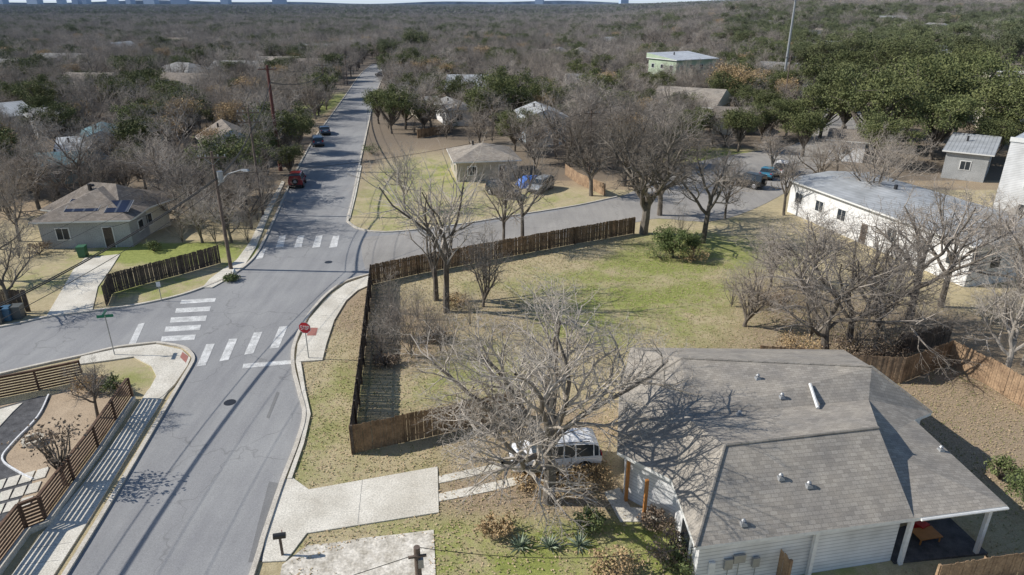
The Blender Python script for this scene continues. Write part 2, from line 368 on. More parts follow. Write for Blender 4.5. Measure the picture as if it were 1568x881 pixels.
tp=MB(); tp.prism([(G(u,v).x,G(u,v).y) for u,v in ((474,504),(487,504),(484,516),(470,516))],.1,.105,'red')
tp.prism([(G(u,v).x,G(u,v).y) for u,v in ((280,541),(289,548),(285,558),(276,549))],.1,.106,'red'); tp.obj('tactile_paving')
mh=MB()
for u,v in ((503,402),(352,617)):
    p=G(u,v); mh.tube([(p.x,p.y,.02),(p.x,p.y,.034)],[.35,.35],'dark',16)
mh.obj('manhole_cover')
# ------------------------------------------------------------------ fences
def fence(name,l,h,mat,style='picket',seed=0):
    r=random.Random(seed); b=MB(); pts=[P(*a) if not isinstance(a,Vector) else a for a in l]
    for a,c in zip(pts[:-1],pts[1:]):
        d=c-a; L=d.length; yaw=math.atan2(d.y,d.x); d=d/L; nr=Vector((-d.y,d.x,0))
        k=max(1,int(L/2.4))
        for i in range(k+1):
            p=a+d*(L*i/k); b.box((p.x+nr.x*.07,p.y+nr.y*.07,p.z+h/2),(.1,.1,h+.04),mat,yaw)
        if style=='picket':
            n=int(L/.15)
            for i in range(n):
                p=a+d*((i+.5)*L/n); hh=h+r.uniform(-.05,.04)
                b.box((p.x+r.uniform(-.012,.012),p.y+r.uniform(-.012,.012),p.z+hh/2+.03),(L/n-.012,.02,hh),mat,yaw+r.uniform(-.06,.06))
            for z in (.35,h-.3):
                p=(a+c)/2; b.box((p.x+nr.x*.035,p.y+nr.y*.035,p.z+z),(L,.04,.09),mat,yaw)
        else:
            n=int(h/.17)
            for i in range(n):
                p=(a+c)/2; b.box((p.x,p.y,p.z+.1+i*h/n),(L,.025,.115),mat,yaw)
            p=(a+c)/2; b.box((p.x,p.y,p.z+h+.02),(L,.14,.035),mat,yaw)
    return b.obj(name)
fence('wooden_fence',[(970,358),(880,374),(760,397),(640,420),(569,436)],1.75,'wood')
fence('wooden_fence',[(569,436),(556,560),(540,696)],1.8,'dwood')
fence('wooden_fence',[(540,696),(620,678),(700,660),(795,638)],1.75,'wood')
fence('wooden_fence',[(1160,568),(1225,572),(1300,582),(1378,588)],1.8,'wood2')
fence('wooden_fence',[(1378,588),(1410,575),(1450,560)],1.8,'wood')
fence('wooden_fence',[(1450,560),(1510,590),(1590,640)],1.8,'wood2')
fence('wooden_fence',[(1372,545),(1400,540),(1452,528)],1.6,'dwood')
fence('wooden_fence',[(165,468),(172,450),(220,436),(280,420),(338,403)],1.7,'dwood')
fence('wooden_fence',[(-40,475),(45,478)],1.8,'dwood')
fence('wooden_fence',[(1172,862),(1185,884),(1200,905)],1.6,'wood2')
fence('wooden_fence',[(1430,905),(1500,892),(1600,880)],1.3,'wood2')
fence('wooden_fence',[(865,268),(885,282),(925,300)],1.5,'wood2')
fence('wooden_fence',[(640,212),(690,204)],1.5,'wood')
SF=[(-60,622),(60,598),(128,583)]
fence('slat_fence',SF,1.4,'slat','slat')
SF2=[(202,612),(150,690),(70,800),(40,812),(-30,905)]
fence('slat_fence',SF2,1.45,'slat','slat')
rw=MB(); rw.strip(PX([(206,614),(154,694),(74,806),(44,818),(-24,912)]),.2,0,.3,'kerb'); rw.obj('retaining_wall')
rw=MB(); rw.strip(PX([(128,583),(165,590),(203,606)]),.2,0,.5,'dirt'); rw.obj('retaining_wall')
sheet('dirt_bed',PX([(-60,632),(60,610),(125,592),(195,615),(140,690),(85,765),(0,880),(-60,900)]),.012,'dirt')
sheet('gravel_bed',smooth(PX([(-60,640),(10,622),(75,606),(58,640),(20,680),(4,705),(30,725),(50,735),(35,760),(0,800),(-60,850)]),3),.02,'dgravel')
pv=MB()
def paver(l,z=.06):
    p=PX(l); pv.prism([(a.x,a.y) for a in p],0,z,'conc')
paver([(-60,655),(0,628),(35,618),(20,632),(-10,665),(-60,700)])
for i in range(5):
    for j in range(3):
        u=-30+i*22-j*12; v=745+j*22-i*6
        paver([(u,v),(u+18,v-5),(u+11,v+11),(u-8,v+16)])
pv.obj('paving_slabs')
eb=MB(); eb.strip(smooth(PX([(75,606),(58,640),(20,680),(4,705),(30,725),(50,735)])),.08,0,.12,'white'); eb.obj('garden_edging')
fr=MB(); p=P(52,678)
for k in range(10):
    a=k*math.pi/5; fr.box((p.x+.45*math.cos(a),p.y+.45*math.sin(a),.15),(.3,.16,.3),'limestone',a+1.57)
fr.obj('fire_pit')
# ------------------------------------------------------------------ houses
HC=[]
def house(name,p1,p2,D,h=2.8,roof='gable',rh=None,wall='white',rmat='shGray',oh=.5,storeys=1,win=True,solar=None):
    a=P(*p1); c=P(*p2); c.z=a.z; d=c-a; L=d.length; yaw=math.atan2(d.y,d.x)
    E=empty(name,a,yaw); HC.append((a+d/2+Vector((-d.y,d.x,0)).normalized()*D/2,max(L,D)*.5+1.2,1))
    w=MB(); w.prism([(0,0),(L,0),(L,D),(0,D)],-1,h,wall)
    r=MB(); o=oh; t=.16
    e=[(-o,-o,h),(L+o,-o,h),(L+o,D+o,h),(-o,D+o,h)]; et=[(x,y,z+t) for x,y,z in e]
    if rh is None: rh=min(L,D)*.5*.42
    for i in range(4):
        j=(i+1)%4; r.poly([e[i],e[j],et[j],et[i]],'trim')
    r.poly([(x,y,z-.002) for x,y,z in e][::-1],'trim')
    if roof=='gable':
        A=(-o,D/2,h+t+rh);B=(L+o,D/2,h+t+rh)
        r.poly([et[0],et[1],B,A],rmat); r.poly([et[2],et[3],A,B],rmat)
        r.poly([et[3],et[0],A],wall); r.poly([et[1],et[2],B],wall)
    elif roof=='gabley':
        A=(L/2,-o,h+t+rh);B=(L/2,D+o,h+t+rh)
        r.poly([et[3],et[0],A,B],rmat); r.poly([et[1],et[2],B,A],rmat)
        r.poly([et[0],et[1],A],wall); r.poly([et[2],et[3],B],wall)
    elif roof=='hip':
        k=min(L,D)/2*.98+o
        if L>=D: A=(-o+k,D/2,h+t+rh);B=(L+o-k,D/2,h+t+rh); fs=[[et[0],et[1],B,A],[et[1],et[2],B],[et[2],et[3],A,B],[et[3],et[0],A]]
        else: A=(L/2,-o+k,h+t+rh);B=(L/2,D+o-k,h+t+rh); fs=[[et[0],et[1],A],[et[1],et[2],B,A],[et[2],et[3],B],[et[3],et[0],A,B]]
        for f in fs: r.poly(f,rmat)
    elif roof=='shed':
        B=[(x,y,z+rh) for x,y,z in et[2:]]
        r.poly([et[0],et[1],B[0],B[1]],rmat); r.poly([et[1],et[2],B[0]],wall); r.poly([et[3],et[0],B[1]],wall); r.poly([et[2],et[3],B[1],B[0]],wall)
    else:
        r.poly(et,rmat)
        for q in ((L/2,-o+.08,L+2*o,.16),(L/2,D+o-.08,L+2*o,.16)): r.box((q[0],q[1],h+t+.15),(q[2],q[3],.3),'trim')
    r.box((L*.35,D*.6,h+rh*.8+.3),(.25,.25,.7),'dark')
    w.obj('walls',E); r.obj('roof',E)
    if win:
        g=MB(); n=max(1,int(L/3.2)); sh=h/storeys
        for s in range(storeys):
            zc=s*sh+sh*.55
            for i in range(n):
                x=L*(i+.5)/n
                if i==n//2 and s==0 and n>1:
                    g.box((x,-.03,1.05),(1.0,.06,2.1),'trim'); g.box((x,-.05,1.03),(.84,.06,2.0),'dwood')
                else:
                    g.box((x,-.03,zc),(1.3,.06,1.25),'trim'); g.box((x-.29,-.045,zc),(.52,.06,1.08),'glass'); g.box((x+.29,-.045,zc),(.52,.06,1.08),'glass')
            m_=max(1,int(D/3.6))
            for i in range(m_):
                y=D*(i+.5)/m_
                for X,sg in ((0,-1),(L,1)):
                    g.box((X+sg*.03,y,zc),(.06,1.2,1.2),'trim'); g.box((X+sg*.045,y,zc),(.06,1.0,1.0),'glass')
        g.obj('windows',E)
    if solar:
        s=MB()
        for (x0,x1,t0,t1) in solar:
            def sp(x,tt): 
                y=-o+tt*(D/2+o); return (x,y,h+t+tt*rh+.1)
            s.poly([sp(x0,t0),sp(x1,t0),sp(x1,t1),sp(x0,t1)],'solar')
            for xx in (x0,x1): s.tube([sp(xx,t0),sp(xx,t1)],[.03,.03],'steel',4)
        s.obj('solar_panels',E)
    return E
house('bungalow_house',(68,382),(205,378),9.5,2.7,'hip',wall='grayw',rmat='shBrown',rh=2.0,solar=[(2.2,5.3,.25,.62),(6.0,8.2,.2,.55)])
house('bungalow_house',(196,372),(262,345),9,2.7,'hip',wall='cream',rmat='shBrown',rh=2.2,solar=[(1.0,3.6,.25,.6)])
house('bungalow_house',(322,258),(402,250),10,2.9,'gabley',wall='bluew',rmat='shBrown',rh=2.3)
house('cottage',(60,285),(130,280),6,2.5,'gable',wall='tealw',rmat='metalt')
house('cottage',(135,247),(192,242),9,3.2,'gabley',wall='bluew',rmat='metalt')
house('cottage',(95,262),(140,258),7,2.6,'shed',wall='tealw',rmat='metal',rh=.8)
house('bungalow_house',(-20,210),(60,200),12,3,'gable',wall='grayw',rmat='metal')
house('bungalow_house',(60,212),(130,205),10,3,'gable',wall='grayw',rmat='shGray')
house('bungalow_house',(90,150),(160,150),12,3,'gable',wall='cream',rmat='shTan')
house('bungalow_house',(220,130),(290,135),14,3,'hip',wall='white',rmat='shGray')
house('bungalow_house',(390,118),(450,118),14,3,'gable',wall='white',rmat='shTan')
house('bungalow_house',(700,279),(792,275),8.5,2.6,'hip',wall='brick',rmat='shTan',rh=1.5)
house('cottage',(684,194),(724,192),11,3,'gabley',wall='white',rmat='shGray')
house('bungalow_house',(684,158),(765,158),16,3,'gable',wall='grayw',rmat='metal')
house('cottage',(640,182),(676,180),10,2.6,'gable',wall='cream',rmat='shGray')
house('cottage',(806,226),(866,224),9,4.6,'gabley',wall='bluew',rmat='metal',storeys=2)
house('bungalow_house',(992,182),(1090,190),14,3,'gable',wall='cream',rmat='shTan')
house('bungalow_house',(960,128),(1010,130),16,3.4,'hip',wall='brick',rmat='shBrown')
house('two_storey_house',(1032,142),(1092,136),11,8.0,'shed',wall='greenw',rmat='metalw',storeys=2,rh=1.2)
house('bungalow_house',(870,150),(930,150),14,3,'gable',wall='white',rmat='shGray')
house('cottage',(1090,205),(1140,208),9,3,'gable',wall='cream',rmat='shBrown')
house('bungalow_house',(1150,128),(1205,132),14,3.4,'gable',wall='grayw',rmat='shGray')
house('bungalow_house',(1230,90),(1290,92),14,3,'gable',wall='brick',rmat='metal')
house('cottage',(905,205),(955,208),9,3,'hip',wall='cream',rmat='shBrown')
house('cottage',(1265,245),(1320,250),8,3,'gable',wall='white',rmat='shBrown')
house('long_white_building',(1205,324),(1476,440),10.5,3.6,'gable',wall='white',rmat='metal',rh=.5)
house('white_modern_house',(1515,335),(1610,352),9,8.5,'flat',wall='sidingw',rmat='metalw',storeys=3,oh=.1)
house('white_modern_house',(1440,272),(1505,280),9,3.6,'shed',wall='grayw',rmat='metal',rh=1.0)
house('cream_town_house',(1500,200),(1580,205),11,9.5,'flat',wall='cream',rmat='shTan',storeys=3,oh=.2)
# hero house ----------------------------------------------------------
E=empty('shingled_house')
hz_=lambda u,v,z: G(u,v,z)
A=hz_(1065,838,2.7);N=hz_(1400,794,2.7);B_=hz_(1543,775,2.7);G1=hz_(1110,682,4.7);G2=hz_(1345,655,4.7)
A2=hz_(1028,735,2.7);C=hz_(945,692,2.7);D_=hz_(948,605,2.7);K1=hz_(1045,549,4.7);K2=hz_(1335,562,4.7);E1=hz_(1427,632,2.7)
V1=hz_(1052,640,3.9);V2=hz_(1330,612,3.9);BL=Vector((7.2,36.9,2.7));BR=Vector((20.0,36.6,2.7));S=hz_(1400,643,3.1);Q=Vector((G2.x,G2.y,3.75))
r=MB()
for f in ([A,N,G2,G1],[A,G1,A2],[G1,G2,V2,V1],[V1,V2,K2,K1],[A2,G1,V1,C],[C,V1,K1,D_],[D_,K1,BL],[K1,K2,BR,BL],[K2,E1,BR],[V2,E1,K2],[Q,N,B_,S],[V2,Q,S,E1]):
    n=(f[1]-f[0]).cross(f[2]-f[0]); f=f if n.z>0 else f[::-1]
    r.poly([tuple(x) for x in f],'shHero')
r.poly([tuple(x) for x in (G2,N,Q)],'white'); r.poly([tuple(x) for x in (V2,G2,Q)],'white')
dz=Vector((0,0,.17))
for a,b in ((A,B_),(A2,A),(C,A2),(D_,C),(BL,D_),(BR,BL),(E1,BR),(S,E1),(B_,S)):
    r.poly([tuple(a),tuple(a-dz),tuple(b-dz),tuple(b)],'trim')
gd=(B_-A).normalized(); r.tube([N+gd*.3-dz*.4+Vector((0,-.06,0)),B_-dz*.4+Vector((0,-.06,0))],[.06,.06],'trim',6)
r.poly([tuple(x-dz) for x in (A,B_,S,E1,BR,BL,D_,C,A2)],'trim')
for a,b in ((G1,G2),(K1,K2),(G1,A),(K1,D_),(K2,E1)):
    r.tube([a+Vector((0,0,.01)),b+Vector((0,0,.01))],[.07,.07],'shHero',6)
r.obj('roof',E)
cen=(A+B_+BR+BL)/4
def ins(p,k=.5):
    d=(cen-p); d.z=0; return p+d.normalized()*k
w=MB(); rec=N+(Q-N)*.45; recS=B_+(S-B_)*.45
w.prism([(q.x,q.y) for q in [ins(x) for x in (A,N,rec,recS,S,E1,BR,BL,D_,C,A2)]],0,2.52,'sidingw'); w.obj('walls',E)
ps=MB()
for q in (B_+(A-B_)*.03,B_+(A-B_)*.30,B_+(A-B_)*.62):
    q=ins(q,.25); ps.box((q.x,q.y,1.27),(.16,.16,2.5),'trim',.17)
for u,v in ((985,800),(958,768)):
    q=G(u,v); ps.box((q.x,q.y,1.2),(.14,.14,2.4),'orange',.17)
ps.obj('porch_posts',E)
sl=MB(); sl.prism([(q.x,q.y) for q in (ins(N,.3),ins(B_,.1),ins(recS,.1),ins(rec,.3))],0,.1,'dgravel'); sl.obj('porch_slab',E)
wd=MB(); e1=(B_-A); e1.z=0; e1.normalize(); yaw=math.atan2(e1.y,e1.x); nr=Vector((e1.y,-e1.x,0))
a0=ins(A)
for s,z,wx,hh,mt in ((1.3,1.3,.35,.5,'steel'),(1.75,1.5,.5,.4,'steel'),(2.5,1.2,.3,.45,'steel'),(.6,1.2,.25,.6,'trim')):
    q=a0+e1*s+nr*.06; wd.box((q.x,q.y,z),(wx,.1,hh),mt,yaw); wd.tube([(q.x,q.y,.1),(q.x,q.y,z)],[.02,.02],'steel',5)
l1=(A2-A); l1.z=0; l1.normalize(); lyaw=math.atan2(l1.y,l1.x); ln=Vector((-l1.y,l1.x,0))
q=a0+l1*1.5+ln*.06; wd.box((q.x,q.y,1.45),(1.3,.08,1.2),'trim',lyaw); q=q+ln*.03; wd.box((q.x,q.y,1.45),(1.1,.08,1.0),'glass',lyaw)
wd.obj('windows',E)
vn=MB()
tris=[(A,N,G2),(A,G2,G1),(A,G1,A2),(G1,G2,V2),(G1,V2,V1),(V1,V2,K2),(V1,K2,K1),(Q,N,B_),(Q,B_,S),(C,V1,K1),(A2,G1,V1)]
from mathutils.geometry import intersect_ray_tri
def onroof(u,v):
    g0=G(u,v,0); o=Vector((0,0,H)); best=None
    for t in tris:
        h=intersect_ray_tri(t[0],t[1],t[2],g0-o,o,True)
        if h and (best is None or (h-o).length<(best-o).length): best=h
    return best or G(u,v,4)
for u,v in ((1132,636),(1195,733),(1197,609),(1160,580),(1238,745),(1138,803),(1440,690)):
    q=onroof(u,v); vn.box((q.x,q.y,q.z+.04),(.28,.28,.12),'steel',.17,.7); vn.tube([(q.x,q.y,q.z),(q.x,q.y,q.z+.22)],[.05,.05],'steel',8); vn.tube([(q.x,q.y,q.z+.2),(q.x,q.y,q.z+.27)],[.10,.04],'steel',8)
q0=onroof(1240,590);q1=onroof(1252,627); vn.tube([q0+Vector((0,0,.06)),q1+Vector((0,0,.06))],[.08,.08],'trim',6)
vn.obj('roof_vents',E)
HC.append((cen,11,0))
rr=random.Random(3)
dh=MB()
for i in range(170):
    y=170+930*rr.random()**1.5; x=rr.uniform(-.74,.74)*y
    if abs(x+ .175*y)<22 and y<450: continue
    if y<230 and -30<x<170: continue
    z=terrain(x,y); yaw=rr.choice([-.17,1.4,.1])+rr.uniform(-.1,.1); w_,d_,h_=rr.uniform(10,17),rr.uniform(8,12),rr.uniform(3,4.6) ; rm=rr.choice(['shBrown','shTan','shGray','shGray','shBrown','metal'])
    wl=rr.choice(['white','cream','grayw','brick','grayw']); c,s_=math.cos(yaw),math.sin(yaw)
    if y<420: HC.append((Vector((x,y,0)),w_*.5,0))
    dh.box((x,y,z+h_/2),(w_,d_,h_),wl,yaw)
    def L_(a,b,zz): return (x+a*c-b*s_,y+a*s_+b*c,z+zz)
    a,b=w_/2+.4,d_/2+.4
    dh.poly([L_(-a,-b,h_),L_(a,-b,h_),L_(a,0,h_+2.2),L_(-a,0,h_+2.2)],rm); dh.poly([L_(a,b,h_),L_(-a,b,h_),L_(-a,0,h_+2.2),L_(a,0,h_+2.2)],rm)
    dh.poly([L_(-a,b,h_),L_(-a,-b,h_),L_(-a,0,h_+2.2)],wl); dh.poly([L_(a,-b,h_),L_(a,b,h_),L_(a,0,h_+2.2)],wl)
    for k in (-.3,0,.3):
        q=L_(k*w_,-d_/2-.03,h_*.55); dh.box(q,(1.3,.05,1.2),'glass',yaw)
dh.obj('distant_houses')
# ------------------------------------------------------------------ trees
def build_tubes(polys):
    V=[];Fc=[];MI=[]
    for pts,rs,lv in polys:
        n=(8,6,4,3,3,3,3)[lv]; d=(pts[-1]-pts[0]).normalized(); a=d.orthogonal().normalized(); b=d.cross(a); o=len(V)
        cs=[(a*math.cos(2*math.pi*k/n)+b*math.sin(2*math.pi*k/n)) for k in range(n)]
        for p,r in zip(pts,rs):
            for c in cs: V.append(p+c*r)
        for i in range(len(pts)-1):
            for k in range(n):
                k2=(k+1)%n; Fc.append((o+i*n+k,o+i*n+k2,o+(i+1)*n+k2,o+(i+1)*n+k)); MI.append(0 if lv<2 else 1)
    return V,Fc,MI
def grow(seed,h=10,nch=(6,7,6,6,3),trunk=.3,ang=(18,55),lim=.42,thick=.026,rmin=.0085,trop=.10,wob=.25,ratio=.58,droop=0,cr=.7,wide=1.0):
    R=random.Random(seed); out=[]; mx=len(nch)
    def rv(): return Vector((R.gauss(0,1),R.gauss(0,1),R.gauss(0,1)))
    def rec(p,d,L,r,lv):
        n=(5,6,5,3,2,2,1)[lv]; pts=[p];rs=[r]; cur=p; dd=d; last=lv==mx
        rend=max(rmin*.6,r*(.7 if lv==0 else .32))
        for i in range(n):
            dd=(dd+rv()*wob*(.35 if lv==0 else 1)*.6+Vector((0,0,1))*(trop if lv<3 else trop*.5-droop)).normalized()
            cur=cur+dd*(L/n); pts.append(cur); rs.append(r+(rend-r)*(i+1)/n)
        out.append((pts,rs,lv))
        if last: return
        k=nch[lv]; st=.55 if lv==0 else .22
        if lv>0: k=max(2,int(k*R.uniform(.75,1.25)))
        az0=R.uniform(0,6.28)
        for j in range(k):
            t=st+(1-st)*((j+R.random())/k); t=min(t,.999)
            x=t*n; i=int(x); f=x-i; q=pts[i].lerp(pts[i+1],f); rr_=rs[i]+(rs[i+1]-rs[i])*f
            tan=(pts[i+1]-pts[i]).normalized(); o=tan.orthogonal().normalized(); az=az0+j*2.4+R.uniform(-.5,.5)
            side=(Matrix.Rotation(az,3,tan)@o)
            an=math.radians(R.uniform(*ang) if lv==0 else R.uniform(28,62))
            nd_=(tan*math.cos(an)+side*math.sin(an)).normalized()
            Lc=(h*lim*R.uniform(.8,1.15)) if lv==0 else L*ratio*R.uniform(.7,1.2)*(1.15-.5*t)
            rec(q,nd_,Lc,max(rmin,rr_*(.72 if lv==0 else cr)),lv+1)
    rec(Vector((0,0,0)),Vector((R.uniform(-.06,.06),R.uniform(-.06,.06),1)).normalized(),h*trunk,h*thick,0)
    mz=max(p.z for pts,rs,lv in out for p in pts); s=h/mz
    return [([Vector((p.x*s*wide,p.y*s*wide,p.z*s)) for p in pts],rs,lv) for pts,rs,lv in out]
def mesh_from(name,V,Fc,MI,mats):
    me=bpy.data.meshes.new(name); me.from_pydata(V,[],Fc)
    for m in mats: me.materials.append(M[m])
    me.polygons.foreach_set('material_index',MI); me.update(); return me
def leafcloud(V,Fc,MI,mi,centres,n,rad,size,R):
    rng=np.random.RandomState(R.randint(0,99999))
    for c,cr in centres:
        k=int(n*R.uniform(.6,1.3))
        P_=rng.normal(size=(k,3)); P_/=np.linalg.norm(P_,axis=1)[:,None]; P_*=(rng.rand(k,1)**.45)*rad*cr; P_[:,2]*=.75; P_+=np.array(c)
        a=rng.normal(size=(k,3)); a/=np.linalg.norm(a,axis=1)[:,None]; b=rng.normal(size=(k,3)); b-=a*(a*b).sum(1)[:,None]; b/=np.linalg.norm(b,axis=1)[:,None]
        s=size*rng.uniform(.6,1.4,(k,1)); 
        for i in range(k):
            o=len(V); p=P_[i];aa=a[i]*s[i];bb=b[i]*s[i]*.6
            V.append(tuple(p-aa));V.append(tuple(p+bb));V.append(tuple(p+aa));V.append(tuple(p-bb)); Fc.append((o,o+1,o+2,o+3)); MI.append(mi)
def oakmesh(name,seed,h=10,w=6.5,ncl=170,nl=72,rad=1.15,size=.125,leaf='oak',zc=.6,zr=.4):
    R=random.Random(seed); V=[];Fc=[];MI=[]; cs=[]; polys=[]
    lobes=[(R.uniform(0,6.28),R.uniform(.25,.62),R.uniform(-.3,.8)) for _ in range(11)]
    for i in range(ncl):
        az,rr2,zz=lobes[i%11]; c0=Vector((math.cos(az)*w*rr2,math.sin(az)*w*rr2,h*zc+zz*h*zr*.6))
        d=Vector((R.gauss(0,1),R.gauss(0,1),R.gauss(0,1)*.8+.25)).normalized()*w*.40*R.uniform(.5,1.1); d.z*=.75
        p=c0+d; 
        if p.z>h: p.z=h-R.random()*1.2
        if p.z<h*.18: p.z=h*.2
        cs.append((tuple(p),R.uniform(.6,1.3)))
        if i%3==0:
            b=Vector((0,0,h*.2*R.uniform(.7,1.2))); m_=b.lerp(c0,.5)+Vector((R.uniform(-.4,.4),R.uniform(-.4,.4),R.uniform(-.5,.2)))
            polys.append(([b,m_,c0,p],[.12,.09,.05,.02],2))
    polys.append(([Vector((0,0,0)),Vector((.1,.1,h*.12)),Vector((0,0,h*.25))],[h*.03,h*.025,h*.02],0))
    V,Fc,MI=build_tubes(polys); MI=[0]*len(MI)
    leafcloud(V,Fc,MI,1,cs,nl,rad,size,R)
    return mesh_from(name,V,Fc,MI,['bark',leaf])
bare=[]
for i,(k) in enumerate([dict(nch=(6,7,6,6,3)),dict(nch=(7,6,6,6,3),trunk=.2,ang=(25,65),lim=.5),dict(nch=(5,7,6,6,3),trunk=.36,ang=(15,45)),dict(nch=(6,7,7,5,3),trunk=.26,ang=(30,70),lim=.45,wob=.38),dict(nch=(8,6,6,5,3),trunk=.1,ang=(12,45),lim=.55)]):
    V,Fc,MI=build_tubes(grow(11+i,10,wide=1.15,**k)); bare.append(mesh_from('bare_tree_mesh',V,Fc,MI,['bark','twig']))
V,Fc,MI=build_tubes(grow(40,10,nch=(7,6,6,6,3),wob=.4,ang=(25,65),lim=.5,thick=.036,wide=1.15)); darktree=mesh_from('dark_tree_mesh',V,Fc,MI,['bark','twigdark'])
V,Fc,MI=build_tubes(grow(41,10,nch=(6,7,6,6,3),wob=.34,ang=(25,60),lim=.5)); paletree=mesh_from('pale_tree_mesh',V,Fc,MI,['barkpale','twigpale'])
V,Fc,MI=build_tubes(grow(42,14,nch=(5,6,5,3),wob=.3,ang=(8,28),lim=.6,thick=.020,trunk=.25)); prunetree=mesh_from('pruned_tree_mesh',V,Fc,MI,['bark','twigpale'])
V,Fc,MI=build_tubes(grow(43,10,nch=(9,5,5,4),wob=.2,ang=(5,35),lim=.7,thick=.010,trunk=.05,rmin=.010)); thicket=mesh_from('thicket_mesh',V,Fc,MI,['twigdark','twig'])
oaks=[oakmesh('oak_mesh',5),oakmesh('oak_mesh',6,w=7.5,ncl=190),oakmesh('oak_mesh',9,w=5,ncl=150)]
cedar=oakmesh('cedar_mesh',12,10,5,120,60,1.1,.15,'cedar',.4,.5)
tans=[oakmesh('tan_tree_mesh',14,10,4.5,110,30,1.2,.12,'tan')]
small_leaf=oakmesh('brown_tree_mesh',15,10,4.0,60,10,1.5,.2,'brown')
RT=random.Random(21)
def tree(name,me,u,v,vt,base=10,sx=1.0,yaw=None,h=None):
    b=P(u,v); h=h or hgt(b,vt); s=h/base
    o=bpy.data.objects.new(name,me); o.location=b; o.rotation_euler[2]=RT.uniform(0,6.28) if yaw is None else yaw
    o.scale=(s*sx,s*sx,s); scene.collection.objects.link(o); return o
V,Fc,MI=build_tubes(grow(79,12.3,nch=(10,8,7,6,4),trunk=.27,ang=(12,70),lim=.47,thick=.026,rmin=.0052,wob=.33,trop=.085,ratio=.56,cr=.72,wide=1.15))
hero=mesh_from('bare_tree_hero',V,Fc,MI,['bark','twigpale']); o=tree('bare_tree',hero,840,768,398,12.3,yaw=RT.uniform(0,6.28)+2.6)
o=tree('pruned_tree',prunetree,684,478,200,14); o=tree('pruned_tree',prunetree,668,460,235,14,yaw=2)
for (u,v,vt,k,sx) in [(800,372,205,2,.7),(772,384,240,0,.7),(1076,372,190,2,.9),(1265,548,345,3,1.2),(1300,520,330,1,1.0),(1345,505,300,4,1.0),(1390,495,270,2,1.0),(1225,430,300,3,1),
     (1440,470,270,2,.9),(1180,440,330,4,.9),(1330,330,190,1,.9),(1250,300,200,0,.9),(1200,330,220,2,.8),
     (20,262,160,0,1),(185,262,185,1,1),(295,335,235,0,1),(335,305,215,2,1),(255,305,235,3,1),(15,335,235,1,1),(-5,430,310,0,1),(60,305,240,4,1),(372,340,245,0,.9),(310,372,270,4,.9),(355,372,280,3,1),(290,310,240,4,1),
     (385,350,250,1,1),(405,315,240,3,1),(350,325,230,1,1),(225,300,220,0,1),(120,310,245,1,1),(30,370,270,2,1),(330,275,200,1,1),(240,270,200,2,1),(345,350,250,2,1.1),(275,345,260,1,1.1),
     (350,200,120,0,1),(425,170,105,1,1),(270,230,160,2,1),(20,480,350,2,.9),(30,300,200,3,1.1),(90,300,215,1,1.1),(160,290,205,3,1.1),
     (870,255,120,1,.9),(945,262,130,2,1),(1012,262,150,1,.9),(905,235,105,0,1),(650,190,110,0,.8),(760,150,90,0,1),(1180,270,195,0,.9),
     (980,235,140,0,1),(1110,225,160,1,1),(1280,275,190,2,1),(1350,290,200,0,.8),
     (150,640,545,2,.9),(600,520,455,4,1),(1550,470,300,3,1),(1515,430,290,0,1),(1110,335,240,0,.8),(1140,500,380,4,1),(740,470,330,4,.7)]:
    tree('bare_tree',bare[k],u,v,vt,10,sx)
tree('bare_tree',darktree,985,358,150,10,.95); tree('bare_tree',darktree,955,285,150,10,.9); tree('bare_tree',darktree,1010,330,180,10,.8); tree('bare_tree',darktree,905,300,180,10,.8)
for (u,v,vt) in [(1568,560,320),(1535,580,390),(620,320,215),(1590,480,280)]: tree('pale_bare_tree',paletree,u,v,vt,10,.9)
for (u,v,vt,sx) in [(630,548,440,.9),(655,525,430,.8),(610,500,420,.8),(675,540,450,.7),(600,480,400,.8),(1310,545,430,1),(1240,520,400,1),(1370,545,450,1),(1200,470,380,1.1),(1160,455,370,.9),(1400,520,430,1),(380,372,310,1),(330,372,310,1),(300,350,290,1.1),(30,395,330,1.2),(20,440,380,1),(640,490,420,.8),(1520,500,430,1.2),(1040,375,300,.8),(585,545,470,.8),(720,500,430,.7),(1440,530,450,1.1),(280,372,320,1.2),(1120,470,400,1),(260,330,290,1.2),(10,300,250,1.2),(610,555,470,.8),(620,525,440,.9),(350,345,295,1.2),(395,340,290,1.1),(320,330,280,1.2)]:
    tree('bare_thicket',thicket,u,v,vt,10,sx)
for (u,v,vt,k,sx) in [(432,252,155,0,.9),(458,235,165,2,1),(410,268,190,2,.8),(212,278,220,0,.8),(600,205,128,0,.8),(580,190,130,2,.9),(630,120,72,1,.7),(590,125,80,0,.6),(770,200,100,0,.8),(740,205,125,2,.9),(445,272,215,2,1.1),(640,95,45,1,.8),(20,290,225,0,1),(290,290,235,2,1)]:
    tree('live_oak_tree',oaks[k],u,v,vt,10,sx)
for i,(u,v,h,k) in enumerate([(1255,212,10,0),(1290,205,12,1),(1335,232,13,0),(1385,215,14,1),(1425,245,11,2),(1460,205,14,0),(1545,240,12,1),(1590,240,13,0),(1300,150,13,2),(1360,150,14,1),(1420,155,13,0),(1480,150,13,1),(1600,175,12,1),(1330,120,13,0),(1400,115,13,1),(1470,110,13,2),(1540,105,13,0),(1130,232,7.5,2),(1228,240,8,2),(1165,215,7,0),(1515,255,8,2),(1345,255,8,0),(1270,120,12,1),(1260,170,12,0),(1220,90,10,1),(1480,180,13,1),(1430,180,13,0),(1370,185,13,2),(1300,90,11,0),(1380,85,12,1),(1460,80,12,2),(1540,75,12,0)]):
    tree('live_oak_tree',oaks[k],u,v,0,10,1.05,h=h)
